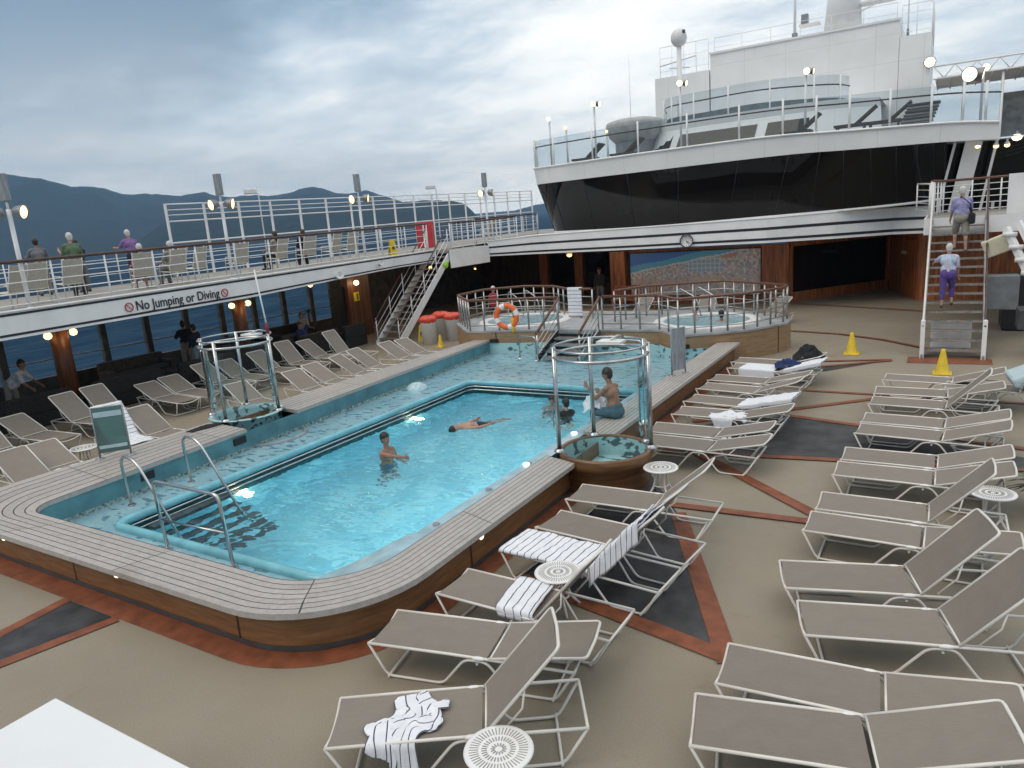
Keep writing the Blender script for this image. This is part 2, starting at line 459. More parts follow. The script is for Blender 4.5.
def tag(o, label=None, cat=None, group=None, kind=None):
    if label: o['label'] = label
    if cat: o['category'] = cat
    if group: o['group'] = group
    if kind: o['kind'] = kind
    return o
def thing(name, label, cat, loc=(0, 0, 0), rz=0., group=None):
    o = bpy.data.objects.new(name, None); COL.objects.link(o)
    o.location = loc; o.rotation_euler = (0, 0, rz); o.empty_display_size = .2
    return tag(o, label, cat, group)
def dup(root, loc, rz, label, group=None):
    def cp(o, par):
        c = o.copy(); COL.objects.link(c)
        if par is not None: c.parent = par
        for ch in o.children: cp(ch, c)
        return c
    r = cp(root, None); r.location = loc; r.rotation_euler = (0, 0, rz)
    r['label'] = label
    if group: r['group'] = group
    return r
def arc(c, r, a0, a1, n): return [(c[0] + r * cos(R(a0 + (a1 - a0) * i / n)), c[1] + r * sin(R(a0 + (a1 - a0) * i / n))) for i in range(n + 1)]
def lerp(a, b, t): return tuple(x + (y - x) * t for x, y in zip(a, b))
def rounded(pts, r=.06, n=4):
    """round the corners of an open polyline"""
    P = [Vector(p) for p in pts]; out = [P[0]]
    for i in range(1, len(P) - 1):
        a, b, c = P[i - 1], P[i], P[i + 1]
        d1 = (a - b); d2 = (c - b); q = min(r, d1.length * .49, d2.length * .49)
        p1 = b + d1.normalized() * q; p2 = b + d2.normalized() * q
        for k in range(n + 1):
            t = k / n; out.append(p1 * (1 - t) ** 2 + b * 2 * t * (1 - t) + p2 * t * t)
    out.append(P[-1]); return out
def zd(y): return 3.0 + .0135 * y          # height of the promenade deck (the ship's sheer)
# ------------------------------------------------------------------ sea, hills, deck
# The ship trims and heels a little, so sea and hills are tipped against the deck.
HEEL = Matrix.Rotation(R(.85), 4, Vector((cos(R(31.7)), sin(R(31.7)), 0))) @ Matrix.Rotation(R(-.3), 4, Vector((sin(R(-31.7)), cos(R(31.7)), 0)))
SEA_Z = -17.
def build_sea():
    mb = MB(); S = 16000
    mb.add([(-S, -S, SEA_Z), (S, -S, SEA_Z), (S, S, SEA_Z), (-S, S, SEA_Z)], [(0, 1, 2, 3)])
    o = mb.build('sea', 'sea_water', kind='structure'); o.matrix_world = HEEL
build_sea()
CAM_YAW, CAM_PITCH, CAM_ROLL, CAM_F = R(31.7), R(12.8), R(4.4), 715.
def cam_axes():
    cy, sy = cos(CAM_YAW), sin(CAM_YAW)
    f = Vector((-sy * cos(CAM_PITCH), cy * cos(CAM_PITCH), -sin(CAM_PITCH))); r = Vector((cy, sy, 0)); d = f.cross(r)
    c, s = cos(CAM_ROLL), sin(CAM_ROLL)
    return c * r + s * d, -s * r + c * d, f
def hills(name, prof, dist, width, seed, rough, kind='structure'):
    """prof: (bearing in degrees west of the bow, summit height in metres)"""
    mb = MB(); n = 260; rows = 26; vs = []; fs = []
    b0, b1 = prof[0][0], prof[-1][0]
    for i in range(n + 1):
        b = b0 + (b1 - b0) * i / n
        h = 0
        for (x0, h0), (x1, h1) in zip(prof, prof[1:]):
            if x0 <= b <= x1 or x1 <= b <= x0:
                h = h0 + (h1 - h0) * (b - x0) / (x1 - x0); break
        for j in range(rows + 1):
            t = j / rows
            d = dist - width * (1 - t) if t <= 1 else dist
            p = Vector((-sin(R(b)) * d, cos(R(b)) * d, 0))
            e = (t ** .85)
            z = h * e + (noise.fractal(p * .004 + Vector((seed, 0, 0)), 1., 2., 6) * rough * h * (4 * t * (1 - t)) if h > 1 else 0) + noise.fractal(p * .03, 1, 2., 4) * min(3.5, h * .05)
            p.z = SEA_Z - 2 + max(0, z) * 1.0 + (2 if h > 1 and j else 0)
            vs.append(p)
    for i in range(n):
        for j in range(rows):
            a = i * (rows + 1) + j; fs.append((a, a + 1, a + rows + 2, a + rows + 1))
    mb.add(vs, fs, 0, True)
    o = mb.build(name, 'hill_forest', kind=kind); o.matrix_world = HEEL
    return o
PROF_FAR = [(78, 330), (73, 345), (67.9, 344), (66.4, 331), (64.9, 309), (63.5, 291), (62.6, 280), (61.7, 260), (61.2, 247), (60.7, 249), (59.8, 243), (58.9, 224), (58.3, 210), (56.0, 201), (54.7, 188), (54.0, 196), (53.0, 198), (52.4, 180), (51.1, 170), (50.0, 174), (48.7, 164), (47.2, 171), (46.5, 185), (45.4, 191), (44.7, 177), (43.8, 156), (42.9, 148), (41.7, 160), (41.0, 144), (39.9, 117), (38.8, 90), (37.0, 63), (35.1, 36), (33.6, 10), (33, 0)]
PROF_NEAR = [(59.2, 0), (58.0, 16), (57.1, 38), (56.0, 60), (54.6, 68), (52.9, 73), (50.9, 71), (48.1, 64), (45.2, 60), (42.3, 60), (39.2, 62), (36.9, 62), (35.4, 57), (34.3, 46), (33.7, 25), (33.2, 0)]
PROF_TINY = [(32.2, 0), (31.2, 9), (30.0, 22), (28.8, 36), (26.9, 51), (24, 70), (18, 80), (10, 60), (5, 0)]
hills('far_hills', PROF_FAR, 3400, 1300, 3, .22)
hills('headland_hills', PROF_NEAR, 1900, 520, 9, .2)
hills('distant_hills', PROF_TINY, 3900, 700, 5, .2)

# pool deck, with the hole of the pool
X0, X1, Y0, Y1 = -24.3, 14., -8., 40.
HX0, HX1, HY0, HY1 = -12.9, -5.35, 4.75, 19.6
mb = MB()
xs = [X0, HX0, HX1, X1]; ys = [Y0, HY0, HY1, Y1]
g = [(x, y, 0) for y in ys for x in xs]
mb.add(g, [(j * 4 + i, j * 4 + i + 1, j * 4 + i + 5, j * 4 + i + 4) for j in range(3) for i in range(3) if not (i == 1 and j == 1)])
mb.build('pool_deck', 'deck_beige', kind='structure')
mb = MB(); mb.box((-5.15, 16, -11), (38.3, 48, 18)); mb.build('ship_hull', 'hull', kind='structure')

# painted inlay of the deck: brick bands and black star points
def inlay(name, polys, m, z):
    mb = MB()
    for k, p in enumerate(polys): mb.poly([(x, y, z + .0012 * k) for x, y in (p if sum(p[i][0] * p[(i + 1) % len(p)][1] - p[(i + 1) % len(p)][0] * p[i][1] for i in range(len(p))) > 0 else p[::-1])])
    return mb.build(name, m, kind='structure')
def band(a, b, w=.2, w2=None):
    d = Vector((b[0] - a[0], b[1] - a[1])); d.normalize(); nx, ny = -d.y * w / 2, d.x * w / 2; q = (w2 or w) / w
    return [(a[0] + nx, a[1] + ny), (a[0] - nx, a[1] - ny), (b[0] - nx * q, b[1] - ny * q), (b[0] + nx * q, b[1] + ny * q)]

# pool outlines -------------------------------------------------------------
def outline(rx, ny, lx_near, lx_far, r1, r2, off=0.):
    """right side (far to near), near right corner, near side, near left corner, left side (near to far)"""
    a = [(rx, 20.0 - (20.0 - (ny + r1)) * i / 30) for i in range(30)]
    c = arc((rx - r1, ny + r1), r1, 0, -90, 12)
    c2 = arc((lx_near + r2, ny + r2), r2, -90, -180, 12)
    mid = [lerp(c[-1], c2[0], i / 16) for i in range(1, 16)]
    l = [lerp((lx_near, ny + r2), (lx_far, 19.9), i / 30) for i in range(1, 31)]
    return a + c + mid + c2 + l
OUT = outline(-4.82, 4.2, -13.6, -13.3, 1.5, 1.3)
INN = outline(-5.42, 4.87, -11.95, -12.78, 1.05, .45)
def off(P, d):
    o = []
    for i in range(len(P)):
        a, b = P[max(i - 1, 0)], P[min(i + 1, len(P) - 1)]
        t = Vector((b[0] - a[0], b[1] - a[1])).normalized(); o.append((P[i][0] + t.y * d, P[i][1] - t.x * d))
    return o
RING = outline(-4.7, 4.08, -13.75, -13.45, 1.62, 1.4)
iA = 0
def ysplit(P, side, y):
    best = None
    rng = range(0, 30) if side == 'R' else range(len(P) - 30, len(P))
    return min(rng, key=lambda i: abs(P[i][1] - y))
mbr = MB(); mbr.strip([(x, y, .004) for x, y in RING], [(x, y, .004) for x, y in off(OUT, .3)]); mbr.build('deck_border', 'deck_brick', kind='structure')
inlay('deck_star_black', [[(-9.36, 4.07), (-8.44, 4.07), (-8.74, 2.97), (-9.16, 2.2)],
      [(-1.78, 6.4), (-3.1, 9.3), (-4.35, 11.2), (-4.35, 6.95)],
      [(-4.3, 13.6), (-4.3, 12.0), (-2.5, 12.2), (2.2, 13.0), (-1.28, 14.38), (-2.7, 14.84)],
      [(-4., 18.9), (-2.5, 19.15), (-1.2, 20.72), (-2.6, 19.85), (-4., 19.7)]], 'deck_black', .008)
inlay('deck_star_bands', [band((-9.45, 4.07), (-9.2, 1.8), .17), band((-8.33, 4.07), (-9.05, 1.5), .17),
      band((-3.15, 9.4), (-1.6, 6.15), .22), band((-4.4, 6.85), (-1.62, 6.24), .22),
      band((-4.3, 17.1), (1.6, 16.9), .13), band((-4.3, 13.9), (-1.1, 16.7), .16), band((-4.3, 15.3), (3.4, 13.3), .16),
      band((-4.3, 11.95), (3.4, 13.1), .16), band((-4.3, 12.6), (-.9, 9.55), .2), band((-4.3, 9.6), (-.9, 9.75), .17),
      band((-4., 19.95), (-1.1, 20.82), .13), band((-4., 18.75), (-1.1, 20.7), .13),
      band((-16.9, 9.6), (-13.8, 10.3), .12)], 'deck_brick', .012)
mb = MB()
cv = [(-7.5, 26.2), (-4.4, 25.1), (-2.8, 24.6), (-1.5, 23.7), (-.3, 22.4)]
for k, (a, b) in enumerate(zip(cv, cv[1:])): mb.poly([(x, y, .03 + .001 * k) for x, y in band(a, b, .14)][::1])
for a, b in zip([(-5.5, 32.0), (-3.58, 31.1)], [(-3.58, 31.1), (-.5, 29.6)]): mb.poly([(x, y, .036 + .001 * abs(a[0])) for x, y in band(a, b, .14)])
mb.poly([(-.75, 20.5, .008), (1.1, 20.6, .008), (1.1, 21.3, .008), (-.75, 21.3, .008)])
mb.build('deck_curved_line', 'deck_brick', kind='structure')

# ------------------------------------------------------------------ swimming pool
pool = thing('swimming_pool', 'long raised swimming pool with grey plank coping and turquoise lining', 'swimming pool', (-9, 12, 0))
ZC, ZS, ZW = .55, .1, -.14
nO = len(OUT)
def cop(i0, i1):
    A = [(*OUT[i], ZC) for i in range(i0, i1 + 1)]; B = [(*INN[i], ZC) for i in range(i0, i1 + 1)]
    mb = MB(); mb.strip(B, A, 0, uv=True)
    dn = lambda P, z: [(p[0], p[1], z) for p in P]
    mb.strip(A, dn(A, ZC - .07)); mb.strip(dn(B, ZC - .07), B); mb.strip(dn(A, ZC - .07), dn(B, ZC - .07))
    for i in (0, -1): mb.poly([A[i], B[i], (*B[i][:2], ZC - .07), (*A[i][:2], ZC - .07)])
    o = mb.build('coping', 'teak_coping', pool, True)
rf = ysplit(OUT, 'R', 10.95); rn = ysplit(OUT, 'R', 9.45); ln = ysplit(OUT, 'L', 9.5); lf = ysplit(OUT, 'L', 10.55)
cop(0, rf); cop(rn, ln); cop(lf, nO - 1)
C = off(OUT, .17)
mb = MB(); mb.strip([(*p, 0) for p in C], [(*p, ZC - .06) for p in C], uv=True); mb.build('side_cladding', 'teak_side', pool, True)
# a thin dark plinth at the foot of the cladding
C2 = off(OUT, .16)
mb = MB(); mb.strip([(*p, 0.013) for p in C2], [(*p, .075) for p in C2]); mb.build('plinth', 'dark_grey', pool, True)
I2 = off(INN, -.02)
mb = MB(); mb.strip([(*p, ZC - .05) for p in I2], [(*p, ZS + .07) for p in I2]); mb.build('inner_wall', 'teal_wall', pool, True)
mb = MB(); mb.strip([(*p, ZS + .07) for p in I2], [(*p, ZS - .05) for p in I2]); mb.build('tile_band', 'tile_strip', pool, True)
mb = MB()      # shallow shelf round the basin
PX0, PX1, PY0, PY1 = -11.0, -5.75, 5.62, 15.6
xs = [-12.3, PX0 - .0, PX1, -5.3]; ys = [4.82, PY0, PY1, 19.75]
g = [(x, y, ZS) for y in ys for x in xs]
g[3] = (-5.75, 4.82, ZS); g[7] = (-5.3, PY0, ZS)
g[8] = (-12.65, PY1, ZS); g[12] = (-13.0, 19.75, ZS); g[4] = (-12.1, PY0, ZS); g[0] = (-11.75, 4.82, ZS)
mb.add(g, [(j * 4 + i, j * 4 + i + 1, j * 4 + i + 5, j * 4 + i + 4) for j in range(3) for i in range(3) if not (i == 1 and j == 1)])
mb.build('shelf', 'mosaic_shelf', pool, True)
# rounded rim of the basin
RIMP = [(-5.72, 5.9), (-5.72, 15.55), (-11.05, 15.55)]
mb = MB()
bas = [(PX1, PY1 - .1), (PX0 + .25, PY1)]
path = [(PX1, 5.95)] ; 
rim = [(PX1, 15.6), (-10.75, 15.6)] + arc((-10.75, 15.35), .25, 90, 180, 6)[1:] + [(-11.0, 5.87)] + arc((-10.75, 5.87), .25, 180, 270, 6)[1:] + [(-6.7, 5.62)] + arc((-6.7, 6.57), .95, -90, 0, 8)[1:]
mb.tube([(x, y, ZS + .02) for x, y in rim], .075, 10); mb.build('rim', 'rim_teal', pool, True)
# pale stone edge between water and the planks
PI = [(PX1 + .06, 15.6)] + [(PX1 + .02, 6.6)] + arc((-6.75, 6.57), .95, 0, -84, 10)
PO = [(-5.4, 15.6)] + [(-5.4, 6.0)] + arc((-6.45, 5.92), 1.05, 0, -84, 10)
mb = MB(); dz = [0] * (len(PI) - 9) + [(i / 8) ** 1.3 * .345 for i in range(9)]
mb.strip([(x, y, .46 - d) for (x, y), d in zip(PI, dz)], [(x, y, .5 - d * 1.1) for (x, y), d in zip(PO, dz)], smooth=True); mb.strip([(x, y, -.3) for x, y in PI], [(x, y, .46 - d) for (x, y), d in zip(PI, dz)]); mb.build('overflow_edge', 'rim_pale', pool, True)
for y in (6.9, 8.2, 9.4, 12.6, 14.3):
    mb = MB(); mb.lathe([(.001, .012), (.045, .01), (.05, 0)], 12, (-5.6, y, .485)); mb.build('overflow_drain', 'grey_metal', pool, True)
# basin
mb = MB(); w = [(x, y) for x, y in rim] + [rim[0]]
mb.strip([(x, y, ZS - .03) for x, y in w], [(x, y, -.32) for x, y in w]); mb.build('basin_edge', 'teal_dark', pool, True)
mb = MB(); mb.strip([(x, y, -.32) for x, y in w], [(x, y, -1.75) for x, y in w]); mb.poly([(x, y, -1.75) for x, y in reversed(rim)]); mb.build('basin', 'pool_tile_ripple_tones', pool, True)
for zz in (.035, -.055):
    q = [(-5.9, 15.52), (-10.72, 15.52)] + arc((-10.72, 15.32), .2, 90, 180, 5)[1:] + [(-10.92, 5.9)] + arc((-10.72, 5.9), .2, 180, 270, 5)[1:] + [(-8.2, 5.7)]
    mb = MB(); mb.tube([(x, y, zz) for x, y in q], .018, 8); mb.build('grab_bar', 'steel', pool, True)
# steps into the basin
for k in range(6):
    mb = MB(); mb.box((-10.75 + .24 * k, 6.8, -.06 - .17 * k), (.2, 1.5, .05)); mb.build('step', 'step_dark', pool, True)
# water
def build_water():
    mb = MB(); nx, ny = 190, 360
    x0, x1, y0, y1 = PX0 - .02, PX1 + .01, PY0 - .02, PY1 + .02
    vs = []
    for j in range(ny + 1):
        for i in range(nx + 1):
            x = x0 + (x1 - x0) * i / nx; y = y0 + (y1 - y0) * j / ny
            q = Vector((x * 1.9 + 1.1 * y, y * 4.2 - 1.3 * x, .3)); e = min(1, min(x - x0, x1 - x, y - y0, y1 - y) / .3 + .15)
            wob = Vector((noise.noise(q * .5) * .8, noise.noise(q * .5 + Vector((9, 2, 1))) * .8, 0))
            h = (noise.noise(q + wob) * .5 + noise.noise(q * 2.1 + Vector((5, 0, 2)) + wob) * .42 + noise.noise(q * 4.3 + wob * 2) * .26) * .034
            vs.append((x, y, ZW + h * e * 1.5))
    fs = [(j * (nx + 1) + i, j * (nx + 1) + i + 1, (j + 1) * (nx + 1) + i + 1, (j + 1) * (nx + 1) + i) for j in range(ny) for i in range(nx)]
    mb.add(vs, fs, 0, True); mb.build('pool_water', 'pool_water', kind='structure')
build_water()
mb = MB(); mb.lathe([(.3, 0), (.27, .05), (.2, .1), (.1, .14), (.001, .15)], 18, (-12.15, 14.75, ZS)); tag(mb.build('shelf_water_jet', 'water_jet'), kind='structure')
# underwater lamps on the port wall, spots on the cladding
for y, z in ((8.0, -.36), (13.08, -.36)):
    mb = MB(); mb.lathe([(.001, .02), (.1, .02), (.12, 0)], 16, (-10.985, y, z), M=Matrix.Rotation(R(90), 3, 'Y')); mb.build('underwater_lamp', 'lamp_pool', pool, True)
    ld = bpy.data.lights.new('underwater_lamp_light', 'POINT'); ld.energy = 5; ld.color = (1, .93, .7); ld.shadow_soft_size = .1
    lo = bpy.data.objects.new('underwater_lamp_light', ld); COL.objects.link(lo); lo.location = (-10.8, y, z - .05)
for y in (7.2, 9.6, 12.4):
    mb = MB(); mb.lathe([(.001, .02), (.06, .02), (.07, 0)], 14, (-5.83, y, -.45), M=Matrix.Rotation(R(-90), 3, 'Y')); mb.build('underwater_lamp', 'lamp_pool', pool, True)
    ld = bpy.data.lights.new('underwater_lamp_light', 'POINT'); ld.energy = 48; ld.color = (.85, 1, .98); ld.shadow_soft_size = .1
    lo = bpy.data.objects.new('underwater_lamp_light', ld); COL.objects.link(lo); lo.location = (-6.1, y, -.55)
for y in (9.35, 11.1):  # small glowing discs set as bright spots on the pale edge
    mb = MB(); mb.lathe([(.001, .015), (.05, .012), (.06, 0)], 14, (-5.62, y, .49)); mb.build('edge_bright_spot', 'lamp_spot', pool, True)
for c, rot in (((-4.985, 7.03, .36), ('Y', 90)), ((-8.73, 4.365, .36), ('X', 90)), ((-11.6, 4.365, .36), ('X', 90))):
    mb = MB(); mb.lathe([(.001, .015), (.035, .015), (.045, 0)], 12, c, M=Matrix.Rotation(R(rot[1]), 3, rot[0])); mb.build('side_spot', 'lamp_spot', pool, True)
# skimmer slots of the inner wall
for y in (6.9, 9.0):
    mb = MB(); mb.box((-12.02 - .045 * (y - 5.5), y, .36), (.06, .3, .14)); mb.build('skimmer', 'black', pool, True)

# entry handrails by the steps
hr = thing('pool_entry_rails', 'bent steel pool rails around the entry steps at the near end', 'handrail', (-10, 6, 0))
for y in (6.2, 7.35):
    mb = MB(); mb.tube(rounded([(-11.62, y + .1, ZS), (-11.62, y + .05, 1.0), (-11.1, y, 1.02), (-9.85, y - .05, -.6)], .25, 6), .025, 8); mb.build('handrail', 'steel', hr, True)
    mb = MB(); mb.tube([(-11.62, y + .1, ZS), (-11.62, y + .1, ZS + .02)], .06, 10); mb.build('flange', 'steel', hr, True)
mb = MB(); mb.tube(rounded([(-9.3, 5.42, ZS), (-9.42, 5.45, 1.13), (-7.95, 5.42, 1.13), (-7.88, 5.42, ZS)], .12, 6), .026, 8); mb.build('guard_rail', 'steel', hr, True)
mb = MB(); mb.tube([(-9.37, 5.45, .55), (-7.9, 5.42, .6)], .016, 8); mb.build('mid_rail', 'steel', hr, True)
for x in (-9.3, -7.88):
    mb = MB(); mb.tube([(x, 5.42, ZS), (x, 5.42, ZS + .03)], .06, 12); mb.build('flange', 'steel', hr, True)

# ------------------------------------------------------------------ showers
def shower(label, c, r, posts, gap, label_tray):
    t = thing('shower_enclosure', label, 'shower', (c[0], c[1], 0))
    cx, cy = c
    top = 2.3
    for k, a in enumerate(posts):
        x, y = cx + r * cos(R(a)), cy + r * sin(R(a))
        mb = MB(); mb.tube([(x, y, .5), (x, y, top + .02)], .036, 12); mb.lathe([(.09, 0), (.08, .03), (.05, .05)], 12, (x, y, .6)); mb.build('post', 'steel', t, True)
    for z, rr, h in ((top, .018, 0), (top - .14, .028, 0)):
        g = [(cx + r * cos(2 * pi * i / 36), cy + r * sin(2 * pi * i / 36), z) for i in range(36)]
        mb = MB(); mb.tube(g, rr, 8, closed=True); mb.build('ring', 'steel', t, True)
    # curved glass, open towards the pool
    a0, a1 = gap
    P = [(cx + (r - .03) * cos(R(a0 + (a1 - a0) * i / 24)), cy + (r - .03) * sin(R(a0 + (a1 - a0) * i / 24))) for i in range(25)]
    Q = [(cx + (r - .045) * cos(R(a0 + (a1 - a0) * i / 24)), cy + (r - .045) * sin(R(a0 + (a1 - a0) * i / 24))) for i in range(25)]
    mb = MB(); mb.strip([(*p, .66) for p in P], [(*p, top - .24) for p in P], smooth=True); mb.build('glass_screen', 'clear_glass', t, True)
    mb = MB(); M = None
    mb.box((cx, cy + r * .6, top - .03), (.42, .26, .04)); mb.build('shower_head', 'white_plastic', t, True)
    mb = MB(); mb.tube(rounded([(cx + .1, cy + r, top), (cx + .05, cy + r * .8, top + .05), (cx, cy + r * .6, top)], .05), .02, 8); mb.build('shower_arm', 'steel', t, True)
    mb = MB(); x, y = cx + r * cos(R(posts[0])), cy + r * sin(R(posts[0])); mb.tube(rounded([(x, y, 1.3), (x - .1, y + .04, 1.3), (x - .1, y + .04, .95), (x, y, .95)], .05), .012, 8); mb.build('grab_handle', 'steel', t, True)
    return t
SR = (-4.62, 10.2)
sr = shower('round steel and glass shower enclosure standing on the starboard coping beside the sitting man', SR, .74, (213, 128, 18, 45), (-110, 80), '')
mb = MB(); mb.lathe([(.7, .0), (.7, .4), (.74, .41), (.75, .5), (.75, .58), (.74, .6), (.69, .605), (.68, .58), (.68, .24)], 40, (*SR, 0)); mb.build('tray_wall', 'teak_base', sr, True)
mb = MB(); mb.lathe([(.69, .25), (.001, .24)], 40, (*SR, 0)); mb.build('tray_floor', 'mosaic_wall', sr, True)
mb = MB(); mb.lathe([(.675, .57), (.675, .25)], 40, (*SR, 0)); mb.build('tray_lining', 'mosaic_wall', sr, True)
SL = (-13.25, 10.1)
sl = shower('round steel and glass shower enclosure on the port side between two rows of loungers', SL, .76, (25, -72, 140, 212), (40, 300), '')
mb = MB(); mb.lathe([(.74, 0), (.74, .56), (.8, .58), (.8, .6), (.68, .6), (.66, .5), (.66, .2), (.001, .18)], 40, (*SL, 0)); mb.build('tray', 'mosaic_wall', sl, True)
mb = MB(); mb.lathe([(.3, .19), (.28, .21), (.001, .21)], 30, (*SL, 0)); mb.build('tray_mat', 'wood_rail_dark', sl, True)
mb = MB(); g = [(SL[0] + .72 + .72 * cos(R(a)), SL[1] + .72 * sin(R(a)), .1) for a in range(-100, 101, 8)]; mb.tube(g, .05, 10); mb.build('kerb', 'kerb_grey', sl, True)

# tall thin rescue pole beside the port shower
rp = thing('rescue_pole', 'thin white pole with a red foot rising from the right post of the port shower', 'pole', (-12.55, 10.43, 2.3))
mb = MB(); mb.tube([(-12.56, 10.43, 2.55), (-12.72, 10.46, 3.7)], .017, 8); mb.build('white_shaft', 'white_paint', rp, True)
mb = MB(); mb.tube([(-12.55, 10.43, 2.32), (-12.56, 10.43, 2.56)], .03, 8); mb.build('red_foot', 'cloth_red', rp, True)

# free standing notice boards on the coping
def board(label, c, rz, w, h, m, head):
    t = thing('notice_board', label, 'sign', (*c, ZC), rz)
    mb = MB(); mb.box((0, 0, .12 + h / 2), (w, .03, h)); mb.build('panel', m, t)
    mb = MB()
    for s in (-1, 1): mb.tube([(s * w / 2, 0, 0), (s * w / 2, 0, h + .14)], .018, 8)
    for z in (.12, h + .13): mb.tube([(-w / 2, 0, z), (w / 2, 0, z)], .014, 8)
    mb.build('frame', 'grey_metal', t)
    for s in (-1, 1):
        mb = MB(); mb.lathe([(.09, 0), (.085, .015), (.02, .03)], 14, (s * w / 2, 0, 0)); mb.build('foot_plate', 'grey_metal', t)
    if head:
        mb = MB(); mb.box((0, -.018, h - .0), (w * .9, .008, .1)); mb.box((0, -.018, .22), (w * .9, .008, .06)); mb.build('header_strip', 'pale_blue', t)
    return t
board('green tinted glass notice board standing on the port coping in front of a striped towel', (-13.2, 7.05), R(50), .52, .84, 'sign_glass', True)
board('narrow grey notice board standing on the starboard coping near the whirlpools', (-5.2, 15.8), R(62), .42, .95, 'speaker_grey', False)
# ------------------------------------------------------------------ railings helper
def railing(t, pts, h, bars, rail_m, bar_m, spacing, post_r=.022, rail_r=.035, bar_r=.012, world=True, posts=True, rail_name='handrail', square=False):
    """pts: polyline of (x, y, z) at the foot"""
    P = [Vector(p) for p in pts]
    mb = MB(); mb.tube([p + Vector((0, 0, h)) for p in P], rail_r, 8); mb.build(rail_name, rail_m, t, world)
    for k in range(bars):
        z = h * (k + .55) / (bars + .45)
        mb = MB(); mb.tube([p + Vector((0, 0, z)) for p in P], bar_r, 6); mb.build('bar', bar_m, t, world)
    if posts:
        for a, b in zip(P, P[1:]):
            n = max(1, round((b - a).length / spacing))
            for i in range(n + (1 if b is P[-1] else 0)):
                q = a + (b - a) * i / n
                mb = MB()
                if square: mb.box(q + Vector((0, 0, h / 2)), (.05, .05, h))
                else: mb.tube([q, q + Vector((0, 0, h - .01))], post_r, 8)
                mb.build('post', bar_m, t, world)

# ------------------------------------------------------------------ whirlpool platform
ZP = .85
wp = thing('whirlpool_platform', 'raised teak clad platform with two round whirlpools beyond the far end of the pool', 'whirlpool', (-9.5, 21.5, 0))
plat = [(-15.1, 21.0), (-13.5, 19.3), (-11.0, 19.95), (-7.2, 20.1), (-6.35, 19.2), (-4.7, 20.3), (-3.9, 21.7), (-3.9, 22.4), (-6.3, 24.6), (-8.7, 24.0), (-12.3, 24.0), (-13.8, 24.2), (-15.1, 22.8)]
cl = plat + [plat[0]]
mb = MB(); mb.strip([(*p, ZP - .05) for p in cl], [(*p, 0) for p in cl], uv=True); mb.build('cladding', 'teak_light', wp, True)
def inset(poly, d):
    cx = sum(p[0] for p in poly) / len(poly); cy = sum(p[1] for p in poly) / len(poly)
    o = []
    for x, y in poly:
        v = Vector((x - cx, y - cy)); q = v.normalized() * d; o.append((x - q.x, y - q.y))
    return o
edge = inset(plat, -.04)
mb = MB(); mb.prism(edge, ZP - .055, ZP); mb.build('platform_top', 'platform_grey', wp, True)
TW = [(-12.7, 21.8, 1.35), (-6.3, 21.9, 1.3)]
for x, y, r in TW:
    mb = MB(); mb.lathe([(r + .3, ZP + .002), (r + .28, ZP + .04), (r + .02, ZP + .05), (r, ZP + .03), (r, ZP + .01)], 40, (x, y, 0)); mb.build('tub_rim', 'white_plastic', wp, True)
    mb = MB(); mb.lathe([(r, ZP + .016), (r * .6, ZP + .03), (.001, ZP + .026)], 40, (x, y, 0)); mb.build('tub_water', 'tub_water', wp, True)
    for a in (35, 60):
        X, Y = x + (r + .15) * cos(R(a + 180)), y + (r + .15) * sin(R(a))
        mb = MB(); mb.tube(rounded([(X, Y, ZP), (X + .05, Y + .02, ZP + .95), (X + .75, Y - .35, ZP + .65), (X + .95, Y - .45, ZP)], .18, 6), .024, 8); mb.build('entry_rail', 'steel', wp, True)
# tile wall of the pool below the platform
mb = MB(); tw = [(-13.2, 19.42), (-11.0, 19.9), (-7.2, 20.05), (-6.4, 19.2), (-5.2, 19.95)]
mb.strip([(x, y - .03, .44) for x, y in tw], [(x, y - .03, .02) for x, y in tw]); mb.build('end_wall', 'mosaic_wall', pool, True)
mb = MB(); mb.poly([(-13.1, 19.7, ZS - .003), (-5.0, 19.7, ZS - .003), (-5.0, 20.3, ZS - .003), (-13.1, 20.3, ZS - .003)]); mb.build('shelf_end', 'mosaic_shelf', pool, True)
for x, y in ((-12.6, 19.5), (-6.15, 19.25)):
    mb = MB(); mb.box((x, y, .53), (.26, .09, .1), R(15 if x < -9 else 40)); mb.build('drain_slot', 'black', wp, True)
# entry steps with wooden handrails
st = thing('whirlpool_steps', 'dark steps with wooden handrails climbing from the pool to the whirlpools', 'steps', (-9.75, 19.2, 0))
for k in range(5):
    mb = MB(); mb.box((-9.75, 18.75 + .3 * k, ZS + .1 + .145 * k), (1.2, .36, .05)); mb.build('tread', 'tread', st, True)
    mb = MB(); mb.box((-9.75, 18.56 + .3 * k, ZS + .1 + .145 * k), (1.2, .024, .058)); mb.build('nosing', 'steel', st, True)
    if k: 
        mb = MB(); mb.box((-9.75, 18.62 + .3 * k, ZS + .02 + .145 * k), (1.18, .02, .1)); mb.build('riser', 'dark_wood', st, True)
for x in (-10.45, -9.05):
    mb = MB(); mb.tube([(x, 18.5, .95), (x, 19.9, 1.72), (x, 20.1, 1.85)], .04, 8); mb.build('handrail', 'wood_rail', st, True)
    for y, z0, z1 in ((18.55, ZS, .95), (19.95, ZP, 1.76)):
        mb = MB(); mb.tube([(x, y, z0), (x, y, z1)], .026, 8); mb.build('post', 'steel', st, True)
    for k in (1, 2, 3):
        mb = MB(); mb.tube([(x, 18.55, ZS + .2 * k), (x, 19.95, ZP + .22 * k)], .012, 6); mb.build('bar', 'steel', st, True)
    mb = MB(); mb.bar((x, 18.5, .2), (x, 20.0, .78), .05, .2); mb.build('stringer', 'steel', st, True)
